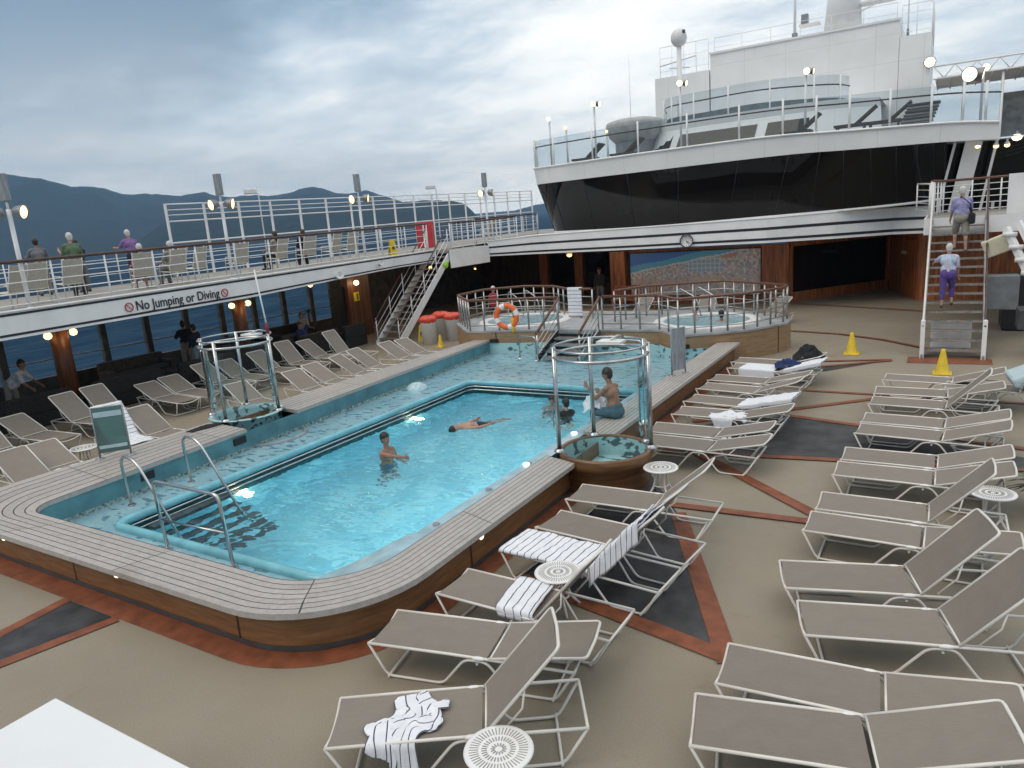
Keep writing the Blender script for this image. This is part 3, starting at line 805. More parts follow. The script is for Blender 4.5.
for x0, x1, y0, y1, lb in ((-11.3, -10.6, 18.9, 18.7, 'low steel grab rail at the left of the whirlpool steps'), (-8.75, -7.1, 18.8, 18.45, 'low steel grab rail at the right of the whirlpool steps')):
    g = thing('grab_rail', lb, 'handrail', ((x0 + x1) / 2, y0, 0))
    mb = MB(); mb.tube(rounded([(x0, y0, ZS), (x0, y0, .82), (x1, y1, .82), (x1, y1, ZS)], .12, 5), .025, 8); mb.build('bent_tube', 'steel', g, True)
    for x, y in ((x0, y0), (x1, y1)):
        mb = MB(); mb.lathe([(.07, 0), (.06, .02), (.02, .03)], 12, (x, y, ZS)); mb.build('flange', 'steel', g, True)
L8 = [(-10.5, 20.1), (-11.0, 20.05), (-13.45, 19.42), (-15.0, 21.05), (-15.0, 22.75), (-13.8, 23.75), (-12.4, 23.5), (-11.3, 22.5), (-10.3, 22.3)]
R8 = [(-9.0, 20.15), (-7.2, 20.2), (-6.35, 19.35), (-4.8, 20.4), (-4.0, 21.75), (-4.0, 22.35), (-6.3, 24.1), (-8.6, 22.9), (-9.2, 21.6)]
for P8, lb in ((L8, 'eight sided steel railing with wooden top around the left whirlpool'), (R8, 'eight sided steel railing with wooden top around the right whirlpool')):
    t = thing('whirlpool_railing', lb, 'railing', (*P8[3], ZP))
    railing(t, [(x, y, ZP) for x, y in P8], 1.0, 3, 'wood_rail', 'steel_rail', .52, .03, .042, .015)
# lifebuoy hung on the railing
lb = thing('lifebuoy', 'orange and white lifebuoy hanging on the left whirlpool railing', 'lifebuoy', (-12.15, 19.66, 1.3), R(10))
M = Matrix.Rotation(R(90), 3, 'X')
def torus_part(Rr, r, a0, a1, n, m, Mx, mi=0):
    mb = MB(); vs = []; fs = []
    for i in range(n + 1):
        a = R(a0 + (a1 - a0) * i / n)
        for j in range(m):
            b = 2 * pi * j / m; vs.append(Mx @ Vector(((Rr + r * cos(b)) * cos(a), (Rr + r * cos(b)) * sin(a), r * .8 * sin(b))))
    for i in range(n):
        for j in range(m): fs.append((i * m + j, (i + 1) * m + j, (i + 1) * m + (j + 1) % m, i * m + (j + 1) % m))
    return mb.add(vs, fs, mi, True)
torus_part(.35, .09, 0, 360, 40, 12, M).build('ring', 'orange_buoy', lb)
for a in (20, 110, 200, 290): torus_part(.35, .094, a - 13, a + 13, 8, 12, M).build('band', 'white_paint', lb)
mb = MB(); mb.tube([(.47 * cos(R(a)) * (1 if k % 2 else .94), -.03, .47 * sin(R(a)) * (1 if k % 2 else .94)) for k, a in enumerate(range(0, 360, 15))], .008, 6, closed=True); mb.build('grab_line', 'white_plastic', lb)
bg = thing('rope_bag', 'yellow rescue rope bag hanging below the lifebuoy', 'bag', (-11.95, 19.7, 1.0))
mb = MB(); mb.lathe([(.001, .26), (.05, .25), (.07, .15), (.07, -.15), (.04, -.24), (.001, -.25)], 12); mb.build('pouch', 'yellow_bag', bg)
mb = MB(); mb.tube([(0, 0, .25), (.01, .02, .5)], .01, 6); mb.build('cord', 'yellow_bag', bg)

# ------------------------------------------------------------------ bins, cones, floor signs
def bin_(loc, label):
    t = thing('waste_bin', label, 'bin', loc, 0, 'white bins with red liners')
    mb = MB(); mb.lathe([(.001, 0), (.27, 0), (.3, .86), (.32, .88), (.3, .9), (.28, .88)], 24); mb.build('drum', 'white_bin', t)
    mb = MB(); vs = []
    for i, (r, z) in enumerate([(.31, .82), (.36, .92), (.34, .99), (.24, 1.05), (.001, 1.08)]):
        for j in range(24):
            a = 2 * pi * j / 24; q = 1 + .1 * noise.noise(Vector((cos(a) * 3 + loc[0] * 3, sin(a) * 3, z * 4)))
            vs.append((r * q * cos(a), r * q * sin(a), z + .04 * noise.noise(Vector((cos(a) * 4, sin(a) * 4 + loc[1], i)))))
    mb.add(vs, [(i * 24 + j, i * 24 + (j + 1) % 24, (i + 1) * 24 + (j + 1) % 24, (i + 1) * 24 + j) for i in range(4) for j in range(24)], 0, True)
    mb.build('liner_bag', 'red_plastic', t)
    return t
bin_((-16.7, 21.35, 0), 'white waste bin with a red liner bag, nearest the port stairs')
bin_((-16.15, 22.2, 0), 'white waste bin with a red liner bag, nearest the whirlpool')
bin_((-16.9, 22.45, 0), 'white waste bin with a red liner bag standing behind the two others')
def cone(loc, label, s=1.):
    t = thing('safety_cone', label, 'cone', loc)
    mb = MB(); mb.lathe([(.17 * s, .02), (.145 * s, .05 * s), (.05 * s, .56 * s), (.035 * s, .6 * s), (.001, .6 * s)], 20); mb.build('cone_body', 'cone_yellow', t)
    mb = MB(); mb.box((0, 0, .014), (.4 * s, .4 * s, .028)); mb.build('base_plate', 'cone_yellow', t, bevel=.008)
cone((-2.14, 21.5, 0), 'yellow safety cone alone on the deck near the whirlpool')
cone((.04, 19.4, 0), 'yellow safety cone at the foot of the starboard stairs')
cone((-15.75, 20.75, 0), 'small yellow safety cone on the deck at the corner of the left whirlpool', .75)
def aframe(loc, rz, label):
    t = thing('floor_sign', label, 'sign', loc, rz)
    for s in (-1, 1):
        mb = MB(); mb.add([(-.15, s * .16, 0), (.15, s * .16, 0), (.1, s * .02, .62), (-.1, s * .02, .62), (-.15, s * .185, 0), (.15, s * .185, 0), (.1, s * .045, .62), (-.1, s * .045, .62)],
               [(0, 1, 2, 3), (7, 6, 5, 4), (0, 4, 5, 1), (1, 5, 6, 2), (2, 6, 7, 3), (3, 7, 4, 0)]); mb.build('panel', 'cone_yellow', t)
    mb = MB(); mb.box((0, -.135, .3), (.1, .012, .14), Matrix.Rotation(R(-13), 3, 'X')); mb.build('symbol', 'dark_grey', t)
aframe((-17.45, 21.9, 0), R(20), 'yellow folding wet floor sign beside the port stairs')
aframe((-19.6, 23.2, zd(23.2)), R(60), 'yellow folding wet floor sign up on the promenade deck')

# ------------------------------------------------------------------ promenade deck on the port side
fas = []   # inner edge: x, y, bottom z, top z
for y in (-8, 0, 8, 11, 15, 19, 22, 24.6): fas.append((-18.5, y, {-8: 2.3, 0: 2.4, 8: 2.5, 11: 2.54, 15: 2.6, 19: 2.75, 22: 2.85, 24.6: 2.88}[y], zd(y) + .02))
pf = [(-17.75, 27.6, 2.83, 3.5), (-15.8, 28.25, 2.8, 3.6), (-12.8, 28.4, 2.78, 3.64), (-11.0, 28.5, 2.77, 3.65), (-8.8, 28.9, 2.76, 3.66), (-6.0, 29.2, 2.74, 3.68), (-3.7, 30.1, 2.73, 3.72), (-1.8, 31.3, 2.72, 3.7), (-.6, 31.0, 2.72, 3.68)]
prom = thing('promenade_deck', 'white edged upper deck running along the port side and across the front', 'deck', (-18.5, 15, 3))
def fascia(P, name):
    mb = MB(); mb.strip([(x, y, b) for x, y, b, t in P], [(x, y, t) for x, y, b, t in P]); mb.build(name, 'white_paint', prom, True)
    n = 0
    for f0, f1 in (((.1, .19), (.84, .93)) if name == 'fascia' else ((.1, .2), (.52, .63))):
        mb = MB(); A = []; B = []
        for i, (x, y, b, t) in enumerate(P):
            q = P[min(i + 1, len(P) - 1)]; p = P[max(i - 1, 0)]
            d = Vector((q[0] - p[0], q[1] - p[1])).normalized(); nx, ny = d.y * .008, -d.x * .008
            A.append((x + nx, y + ny, b + (t - b) * f0)); B.append((x + nx, y + ny, b + (t - b) * f1))
        mb.strip(A, B); mb.build('stripe', 'black_stripe', prom, True)
    mb = MB(); mb.tube([(x, y, t) for x, y, b, t in P], .03, 6); mb.build('edge_trim', 'white_paint', prom, True)
fascia(fas, 'fascia'); fascia(pf, 'front_fascia')
mb = MB()
ys = [f[1] for f in fas] + [30., 44.]
mb.strip([(-24.3, y, zd(y)) for y in ys], [(-18.52, y, zd(y)) for y in ys]); mb.strip([(-18.52, y, zd(y) - .18) for y in ys], [(-24.3, y, zd(y) - .18) for y in ys])
mb.build('upper_floor', 'deck_upper', prom, True)
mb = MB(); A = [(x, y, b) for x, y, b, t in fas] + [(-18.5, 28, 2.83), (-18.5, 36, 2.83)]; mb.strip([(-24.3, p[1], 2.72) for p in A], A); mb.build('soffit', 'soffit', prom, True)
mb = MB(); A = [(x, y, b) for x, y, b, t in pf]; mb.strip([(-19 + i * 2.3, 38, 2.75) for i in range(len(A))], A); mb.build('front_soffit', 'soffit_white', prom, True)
mb = MB(); A = [(x, y, t) for x, y, b, t in pf]; mb.strip(A, [(-18.6, 33.0, 3.52), (-16.5, 32.4, 3.6), (-13.0, 31.9, 3.62), (-11.0, 31.7, 3.63), (-8.6, 31.6, 3.64), (-6.0, 31.6, 3.66), (-3.6, 31.9, 3.7), (-1.3, 32.6, 3.69), (-.4, 32.6, 3.67)]); mb.build('sloped_ledge', 'white_paint', prom, True)
# landing of the port stairs
mb = MB(); mb.prism([(-18.5, 24.6), (-17.75, 24.6), (-17.75, 27.6), (-18.5, 27.6)], 3.2, 3.32); mb.build('landing', 'deck_upper', prom, True)
mb = MB(); mb.box((-17.73, 26.1, 2.95), (.05, 3.0, .74)); mb.build('landing_panel', 'white_paint', prom, True)
# inner railing
ir = thing('promenade_railing', 'long white railing with a brown wooden top rail along the inner edge of the promenade', 'railing', (-18.6, 10, 3.1))
railing(ir, [(-18.6, y, zd(y)) for y in (-4, 4, 12, 20, 24.3)], 1.13, 4, 'wood_rail_dark', 'white_paint', 1.42, .024, .04, .012)
ir2 = thing('landing_railing', 'white railing round the landing above the port stairs', 'railing', (-17.85, 26, 3.3))
railing(ir2, [(-17.85, 24.9, 3.32), (-17.85, 27.5, 3.32), (-16.6, 28.3, 3.4)], 1.1, 5, 'wood_rail_dark', 'white_paint', .75, .024, .035, .012)
ir3 = thing('promenade_railing', 'short white railing between the port stairs and the dark curved window', 'railing', (-18.6, 30, 3.4))
railing(ir3, [(-18.5, 27.8, zd(27.8)), (-18.4, 33.5, zd(33.5))], 1.13, 4, 'wood_rail_dark', 'white_paint', 1.4, .024, .04, .012)
orr = thing('outboard_railing', 'white railing along the outboard side of the promenade in front of the sea', 'railing', (-24.1, 10, 3.1))
railing(orr, [(-24.1, y, zd(y)) for y in (2, 9, 16, 26, 36, 44)], 1.1, 4, 'white_paint', 'white_paint', 1.75, .022, .028, .011)
# tall white wind screen frame
ws = thing('wind_screen_frame', 'tall white frame of posts and close top rails outboard of the promenade chairs', 'frame', (-24.0, 25, 3.2))
for k in range(18):
    y = 16.3 + 1.58 * k
    mb = MB(); mb.box((-24.0, y, zd(y) + 1.3), (.07, .07, 2.6)); mb.build('post', 'white_paint', ws, True)
for z, r in ((1.22, .028), (1.98, .026), (2.2, .018), (2.38, .018), (2.58, .026)):
    mb = MB(); mb.tube([(-23.98, y, zd(y) + z) for y in (16.3, 30, 43.2)], r, 6); mb.build('rail', 'white_paint', ws, True)

# the notice on the fascia
sg = thing('safety_sign', 'white edge notice reading No Jumping or Diving between two red prohibition symbols', 'sign', (-18.49, 12.5, 2.85))
def text_mesh(body, size, m, parent, M, name='lettering', align='CENTER'):
    cu = bpy.data.curves.new(name, 'FONT'); cu.body = body; cu.size = size; cu.align_x = align; cu.align_y = 'CENTER'; cu.extrude = .003; cu.offset = .0035
    tmp = bpy.data.objects.new(name, cu); COL.objects.link(tmp)
    dg = bpy.context.evaluated_depsgraph_get(); me = bpy.data.meshes.new_from_object(tmp.evaluated_get(dg))
    bpy.data.objects.remove(tmp); me.materials.clear(); me.materials.append(MATS[m])
    o = bpy.data.objects.new(name, me); COL.objects.link(o); o.parent = parent; o.matrix_local = M
    return o
MT = Matrix.Rotation(R(.6), 4, 'X') @ Matrix.Rotation(R(90), 4, 'Z') @ Matrix.Rotation(R(90), 4, 'X')
lt = text_mesh('No Jumping or Diving', .36, 'black_stripe', sg, Matrix.Translation((.012, 0, .0)) @ MT)
wdt = max(v.co.x for v in lt.data.vertices) - min(v.co.x for v in lt.data.vertices)
lt.scale = (2.62 / wdt, 1.0, 1.0)
for y in (-1.5, 1.5):
    mb = MB(); M = Matrix.Rotation(R(90), 3, 'Y')
    mb.tube([(.014, y + .11 * cos(2 * pi * i / 24), .11 * sin(2 * pi * i / 24) + .006 * y) for i in range(24)], .014, 6, closed=True)
    mb.bar((.014, y - .075, .075 + .006 * y), (.014, y + .075, -.075 + .006 * y), .01, .026, up=(1, 0, 0)); mb.build('prohibition_symbol', 'red_box', sg)
# flood light posts on the promenade
def flood(name, label, base, top, spk, aim, r=.05, heads=2, group='flood light posts of the promenade', m='lamp_warm', sc=1.):
    t = thing(name, label, 'lamp', base, 0, group)
    h = top - base[2]
    mb = MB(); mb.tube([(0, 0, 0), (0, 0, h)], r, 10); mb.lathe([(r * 1.9, 0), (r * 1.8, .03), (r, .05)], 12); mb.build('post', 'white_paint', t)
    for k in range(heads):
        s = -1 if k == 0 else 1
        d = Vector((aim[0], aim[1], -.18)) if k == 0 else Vector((.85, .5, -.15)) if spk else Vector((-aim[1] * .9 + aim[0] * .3, aim[0] * .9 + aim[1] * .3, -.18)); d.normalize()
        q = d.to_track_quat('Z', 'Y').to_matrix()
        c = Vector((0, 0, h - .05)) + Vector((d.x, d.y, 0)) * .09 * sc
        mb = MB(); mb.lathe([(.001, 0), (.06, 0), (.1, .05), (.125, .17), (.135, .2), (.12, .2)], 16, c, M=q @ Matrix.Scale(sc, 3)); hd = mb.build('lamp_head', 'grey_metal', t)
        mb = MB(); mb.lathe([(.118, .185), (.06, .2), (.001, .205)], 16, c, M=q @ Matrix.Scale(sc, 3)); mb.build('lens', m, hd)
    if spk:
        mb = MB(); mb.box((0, 0, h + .18 + spk / 2), (.2, .16, spk)); mb.build('speaker', 'speaker_grey', t, bevel=.02)
        mb = MB(); mb.tube([(0, 0, h), (0, 0, h + .2)], .03, 8); mb.build('bracket', 'white_paint', t)
    return t
for y, lb in ((8.72, 'white flood light post with a grey speaker at the left edge of the photo'), (14.55, 'white flood light post with a grey speaker behind the notice on the promenade'),
              (20.55, 'white flood light post with a grey speaker midway along the promenade chairs'), (28.1, 'white flood light post with a grey speaker beyond the top of the port stairs')):
    x = -18.7 if y < 25 else -18.0
    flood('flood_light_post', lb, (x, y, zd(y)), zd(y) + 2.32, .62, (-.1, -1.), sc=1.25)
for y, x, lb in ((20.6, -24.1, 'small white lamp on a thin post outboard above the promenade'), (32.7, -24.1, 'small white lamp on a thin post far along the wind screen')):
    t = thing('deck_lamp', lb, 'lamp', (x, y, zd(y)))
    mb = MB(); mb.tube(rounded([(0, 0, 0), (0, 0, 2.9), (-.1, -.1, 3.0)], .1), .025, 8); mb.build('post', 'white_paint', t)
    mb = MB(); mb.box((-.2, -.22, 2.98), (.5, .3, .2), R(45)); mb.build('lamp_box', 'white_plastic', t, bevel=.03)
# camera / speaker boxes under the fascia edge
for y, z, lb in ((18.7, 2.86, 'white horn loudspeaker fixed to the promenade edge'), (21.0, 3.1, 'small white camera fixed to the promenade edge near the port stairs')):
    t = thing('edge_camera', lb, 'camera', (-18.4, y, z)); s = 1.25 if y < 20 else .8
    mb = MB(); mb.lathe([(.001, -.2 * s), (.07 * s, -.2 * s), (.07 * s, .05 * s), (.12 * s, .2 * s), (.1 * s, .2 * s), (.001, .1 * s)], 14, M=Matrix.Rotation(R(75), 3, 'Y') @ Matrix.Rotation(R(30), 3, 'X')); mb.build('housing', 'white_plastic', t)
    mb = MB(); mb.box((-.07, 0, .0), (.1, .06, .06)); mb.build('bracket', 'white_paint', t)
# red locker at the top of the stairs
t = thing('life_jacket_locker', 'red locker with white edges standing on the promenade by the stairs', 'locker', (-21.2, 27.6, zd(27.6)), R(20))
mb = MB(); mb.box((0, 0, .6), (.75, .5, 1.2)); mb.build('cabinet', 'red_box', t, bevel=.02)
mb = MB(); mb.box((0, -.262, .6), (.06, .02, 1.1)); mb.build('door_trim', 'white_paint', t)

# ------------------------------------------------------------------ port stairs
def stairs(label, x0, x1, yb, yt, zt, n, rail_mats, side='white_paint', rails=2, zb=0., top_post=1.0):
    t = thing('staircase', label, 'stairs', ((x0 + x1) / 2, yb, 0))
    for x in (x0, x1):
        mb = MB(); w = .05; hh = .3
        mb.add([(x - w / 2, yb - .05, zb), (x + w / 2, yb - .05, zb), (x + w / 2, yb + .32, zb), (x - w / 2, yb + .32, zb), (x - w / 2, yt, zt), (x + w / 2, yt, zt), (x + w / 2, yt, zt - .34), (x - w / 2, yt, zt - .34), (x - w / 2, yb - .05, zb + .1), (x + w / 2, yb - .05, zb + .1)],
               [(0, 3, 2, 1), (8, 9, 5, 4), (3, 7, 6, 2), (4, 5, 6, 7), (0, 1, 9, 8), (0, 8, 4, 7, 3), (1, 2, 6, 5, 9)])
        mb.build('stringer', side, t, True)
    for k in range(1, n):
        y = yb + (yt - yb) * k / n; z = zb + (zt - zb) * k / n
        mb = MB(); mb.box(((x0 + x1) / 2, y, z - .02), (x1 - x0 - .06, .26, .04)); tr = mb.build('tread', 'tread', t, True)
        mb = MB(); mb.box(((x0 + x1) / 2, y - .135, z - .018), (x1 - x0 - .06, .014, .045)); mb.build('nosing', 'step_edge', t, True)
    for x, hm in ((x0, rail_mats[0]), (x1, rail_mats[1])):
        d = Vector((0, yt - yb, zt - zb))
        mb = MB(); mb.tube([(x, yb - .02, zb + .85), (x, yb + .1, zb + 1.0), (x, yt, zt + top_post)], .028, 8); mb.build('handrail', hm, t, True)
        for k in range(5):
            f = .02 + .24 * k; y = yb + d.y * f; z = zb + d.z * f
            mb = MB(); mb.tube([(x, y, z), (x, y, z + .95)], .022, 8); mb.build('post', 'white_paint', t, True)
        for q in range(rails):
            z = .35 + .3 * q
            mb = MB(); mb.tube([(x, yb + .05, zb + z), (x, yt, zt + z)], .012, 6); mb.build('bar', 'white_paint', t, True)
    return t
ps = stairs('white staircase with thin rails rising to the promenade on the port side', -18.95, -17.85, 20.9, 24.75, 3.3, 15, ('wood_rail_dark', 'wood_rail_dark'))
t = thing('lime_tag', 'lime green marker fixed at the top of the port stairs', 'marker', (-17.76, 24.3, 2.75))
mb = MB(); mb.sphere((0, 0, 0), .15, 14, 8, sc=(.35, 1, 1)); mb.build('disc', 'lime', t)
mb = MB(); mb.box((-.04, 0, 0), (.06, .05, .05)); mb.build('clip', 'grey_metal', t)
# ------------------------------------------------------------------ forward superstructure
su = thing('ship_superstructure', 'white forward superstructure with a long dark curved window above the wooden wall', 'superstructure', (-8, 31, 0))
def curve(P, n=60):
    """Catmull-Rom through (x, y, ...) points"""
    out = []; k = len(P)
    for i in range(k - 1):
        p0, p1, p2, p3 = [Vector(P[min(max(j, 0), k - 1)]) for j in (i - 1, i, i + 1, i + 2)]
        m = max(2, n // (k - 1))
        for j in range(m):
            t = j / m; out.append(.5 * ((2 * p1) + (p2 - p0) * t + (2 * p0 - 5 * p1 + 4 * p2 - p3) * t * t + (3 * p1 - p0 - 3 * p2 + p3) * t ** 3))
    out.append(Vector(P[-1])); return out
# foot of the window, head of the window (leaning out), bulwark top
GB = curve([(-16.9, 33.0, 3.6), (-15.9, 31.3, 3.62), (-11.3, 30.2, 3.6), (-6.3, 30.1, 3.7), (-3.2, 30.2, 3.77), (-1.2, 30.6, 3.85), (-.1, 31.0, 3.95)])
GT = curve([(-17.75, 32.9, 5.98), (-16.0, 30.1, 5.86), (-11.15, 29.3, 5.88), (-5.6, 29.2, 5.93), (-3.15, 29.2, 5.87), (-.2, 29.3, 5.8), (1.3, 29.6, 5.72)])
GT2 = [p for p in GT]
BT = curve([(-17.8, 32.8, 6.75), (-16.05, 30.0, 6.55), (-11.1, 29.2, 6.58), (-6.15, 29.1, 6.62), (-3.2, 29.1, 6.5), (-.2, 29.2, 6.38), (1.25, 29.5, 6.25)])
GTw = curve([(-17.75, 32.9, 5.98), (-16.0, 30.1, 5.86), (-11.15, 29.3, 5.88), (-5.6, 29.2, 5.93), (-3.15, 29.2, 5.87), (-1.2, 29.25, 5.84), (-.2, 29.3, 5.8)])
mb = MB(); mb.strip(GB, GTw, smooth=True); mb.build('window_band', 'dark_glass', su, True)
for i in range(3, len(GB) - 1, 4):
    mb = MB(); a, b = GB[i], GTw[i]; mb.tube([a + Vector((0, -.004, 0)), b + Vector((0, -.004, 0))], .014, 4); mb.build('window_mullion', 'black', su, True)
mb = MB(); mb.strip(GT, BT, smooth=True)
bk = lambda P, d: [p + Vector((0, d, 0)) for p in P]
mb.strip(BT, bk(BT, .12)); mb.strip(bk(BT, .12), bk(GT, .12)); mb.strip(bk(GT, 1.5), GT)
mb.poly([GT[-1], bk(GT, .12)[-1], bk(BT, .12)[-1], BT[-1]]); mb.build('bulwark', 'panel_paint', su, True)
mb = MB(); mb.tube([p + Vector((0, -.03, .02)) for p in BT], .04, 6); mb.build('bulwark_trim', 'white_paint', su, True)
mb = MB(); mb.strip(bk(BT, .1), [Vector((p.x, 44, p.z - .0)) for p in BT]); mb.build('top_deck_floor', 'deck_upper', su, True)
mb = MB(); mb.tube([p + Vector((0, -.02, 0)) for p in GB], .05, 6); mb.build('window_sill', 'white_paint', su, True)
# black core behind the window, closes the view
mb = MB(); mb.box((-8.3, 38.5, 4.7), (15.4, 11, 2.3)); mb.build('inner_core', 'black', su, True)
# slanted white pillars at the starboard end
for x0, x1, w in ((-.3, .0, .08), (.28, .55, .5), (1.0, 1.2, .08)):
    mb = MB(); mb.bar((x0 - .1, 30.7, 3.4), (x1 + .05, 29.9, 5.8), w, .2, up=(0, 1, 0)); mb.build('slanted_pillar', 'white_paint', su, True)
mb = MB(); mb.add([(-.6, 31.05, 3.4), (2.6, 31.6, 3.4), (2.8, 30.6, 5.75), (-.6, 30.1, 5.75)], [(0, 1, 2, 3)]); mb.build('side_window', 'dark_glass', su, True)

# glass railing on the bulwark
gr = thing('glass_railing', 'curved railing of clear glass panels with white posts on top of the white bulwark', 'railing', (-8, 29.3, 6.5))
GH = [1.1, 1.28, 1.28, 1.22, 1.15, 1.15]
for i in range(0, len(BT) - 1, 4):
    seg = BT[i:i + 5]
    if len(seg) < 2: break
    mb = MB(); A = [p + Vector((0, .06, .04)) for p in seg]; mb.strip(A, [p + Vector((0, .0, 1.18)) for p in A]); mb.build('glass_panel', 'screen_glass', gr, True)
    mb = MB(); p = seg[0]; mb.tube([p + Vector((0, .03, 0)), p + Vector((0, .03, 1.3))], .04, 8); mb.build('post', 'white_paint', gr, True)
mb = MB(); mb.tube([p + Vector((0, .1, .95)) for p in BT], .028, 6); mb.build('handrail', 'wood_rail_dark', gr, True)

# wall below: recess, wooden columns, mural, window, door panel
wl = thing('wooden_wall', 'varnished wooden wall with columns and a dark window under the front overhang', 'wall', (-8, 32.6, 0))
mb = MB()
mb.box((-13.5, 32.4, 1.25), (.75, .3, 2.5)); mb.box((-6.3, 32.5, 1.25), (1.1, .3, 2.5))
mb.build('column', 'orange_wood', wl, True)
mb = MB(); mb.box((-10, 32.75, 1.25), (6.6, .2, 2.5)); mb.box((-10, 32.62, .17), (6.2, .06, .34)); mb.box((-10, 32.62, 2.42), (6.2, .06, .1)); mb.build('panel', 'orange_wood', wl, True)
a, b, c = Vector((-5.75, 32.55, 0)), Vector((-2.2, 37.2, 0)), Vector((-.95, 32.9, 0))
def wallseg(p, q, z0, z1, m, th=.1, off_=0., name='panel'):
    d = (q - p).normalized(); nrm = Vector((d.y, -d.x, 0)) * off_
    mb = MB(); mb.bar(p + nrm + Vector((0, 0, (z0 + z1) / 2)), q + nrm + Vector((0, 0, (z0 + z1) / 2)), th, z1 - z0); return mb.build(name, m, wl, True)
wallseg(a, b, 0, 2.75, 'orange_wood', .12, -.1)
wallseg(a + (b - a) * .04, a + (b - a) * .94, .42, 2.36, 'dark_glass', .04, .0, 'window_pane')
wallseg(a, b, 2.36, 2.7, 'orange_wood', .1, .02, 'window_head'); wallseg(a, b, 0, .42, 'orange_wood', .1, .02, 'window_sill')
wallseg(b, c, 0, 2.75, 'orange_wood', .12, .0)
dq = (c - b).normalized(); dn = Vector((dq.y, -dq.x, 0))
for f0, f1, z0, z1 in ((.2, .55, .15, 1.0), (.2, .55, 1.15, 2.35), (.6, .95, .15, 2.35)):
    wallseg(b + (c - b) * f0, b + (c - b) * f1, z0, z1, 'orange_wood', .03, .075, 'door_panel')
wallseg(b + (c - b) * .5, b + (c - b) * .66, 1.72, 1.86, 'cream', .02, .1, 'name_plate')
wallseg(c, Vector((6.5, 33.2, 0)), 0, 3.2, 'orange_wood', .12, 0)
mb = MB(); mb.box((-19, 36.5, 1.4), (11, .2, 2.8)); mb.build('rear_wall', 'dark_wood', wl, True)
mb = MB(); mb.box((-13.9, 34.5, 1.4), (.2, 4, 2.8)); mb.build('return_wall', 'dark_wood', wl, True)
for x in (-19.6, -17.4, -15.2):
    mb = MB(); mb.box((x, 36.2, 1.2), (.5, .25, 2.4)); mb.build('recess_pillar', 'orange_wood', wl, True)
for x in (-18.5, -16.3):
    mb = MB(); mb.box((x, 36.36, 1.35), (1.5, .05, 1.9)); mb.build('recess_window', 'dark_glass', wl, True)
# mural: an aerial beach scene made of small colour patches
mu = thing('beach_mural', 'large printed mural of a crowded beach and a blue pool court on the wooden wall', 'mural', (-10, 32.6, 1.35))
def mural():
    nx, nz = 150, 50; x0, x1, z0, z1 = -12.98, -6.95, .35, 2.36
    vs = []; cols = []
    rnd = random.Random(4)
    for j in range(nz + 1):
        for i in range(nx + 1): vs.append((x0 + (x1 - x0) * i / nx, 32.58, z0 + (z1 - z0) * j / nz))
    fs = [(j * (nx + 1) + i, j * (nx + 1) + i + 1, (j + 1) * (nx + 1) + i + 1, (j + 1) * (nx + 1) + i) for j in range(nz) for i in range(nx)]
    mb = MB(); mb.add(vs, fs); o = mb.build('print', 'mural_print', mu, True)
    ca = o.data.color_attributes.new('Col', 'FLOAT_COLOR', 'CORNER')
    for p in o.data.polygons:
        k = p.index; i, j = k % nx, k // nx; u, v = i / nx, j / nz
        rnd = random.Random((i // 2) * 977 + (j // 2) * 131 + (i // 6) * 7)
        wob = noise.noise(Vector((u * 6, v * 4, 0)))
        shore = .5 + .52 * u + .05 * wob
        if v > shore + .04: c = (.05, .15, .42) if v > shore + .18 else (.09, .3, .5)
        elif v > shore: c = (.42, .5, .55)
        else:
            base = rnd.choice([(.4, .28, .19), (.46, .33, .24), (.34, .25, .2), (.3, .28, .3)]) if v < .35 + .2 * u else rnd.choice([(.4, .4, .42), (.26, .27, .31), (.5, .44, .38), (.33, .25, .22)])
            dot = rnd.random()
            if dot < .12: base = (.08, .12, .26)
            elif dot < .2: base = (.6, .6, .6)
            elif dot < .25: base = (.45, .12, .08)
            c = base
            # tilted court with a blue grid
            s, t = (u - .58) * 3.1 + (v - .68) * .5, (v - .68) * 2.6 - (u - .58) * .55
            if abs(s) < .44 and abs(t) < .42:
                g = (i % 5 == 0) or (j % 5 == 0)
                c = (.55, .62, .66) if g else (.1, .3, .42)
            if (u - .76) ** 2 * 9 + (v - .98) ** 2 * 2 < .06: c = (.4, .1, .06)
        for li in p.loop_indices: ca.data[li].color = (*[min(.9, (q * .55 + m_ * .45) * 2.) for q, m_ in zip(c, (.38, .34, .32) if v < shore else c)], 1)
    mb = MB()
    for z in (z0 - .02, z1 + .02): mb.box(((x0 + x1) / 2, 32.57, z), (x1 - x0 + .1, .05, .05))
    for x in (x0 - .03, x1 + .03): mb.box((x, 32.57, (z0 + z1) / 2), (.05, .05, z1 - z0))
    mb.build('frame', 'dark_wood', mu, True)
mural()
# clock on the fascia
ck = thing('wall_clock', 'round white clock on the white edge above the mural', 'clock', (-9.02, 28.78, 3.0))
M = Matrix.Rotation(R(8), 3, 'Z') @ Matrix.Rotation(R(90), 3, 'X')
mb = MB(); mb.lathe([(.001, .0), (.25, .0), (.25, .05)], 32, M=M); mb.build('dial', 'white_plastic', ck)
mb = MB(); mb.tube([M @ Vector((.25 * cos(2 * pi * i / 32), .25 * sin(2 * pi * i / 32), .03)) for i in range(32)], .022, 6, closed=True); mb.build('rim', 'dark_grey', ck)
mb = MB()
for k in range(12):
    a = R(30 * k); mb.bar(M @ Vector((.17 * cos(a), .17 * sin(a), .058)), M @ Vector((.215 * cos(a), .215 * sin(a), .058)), .016, .01, up=(0, 1, 0))
mb.build('hour_marks', 'black', ck)
for a, l in ((-38, .17), (-70, .12)):
    mb = MB(); mb.bar(M @ Vector((0, 0, .06)), M @ Vector((l * cos(R(a)), l * sin(R(a)), .06)), .02, .01, up=(0, 1, 0)); mb.build('hand', 'black', ck)

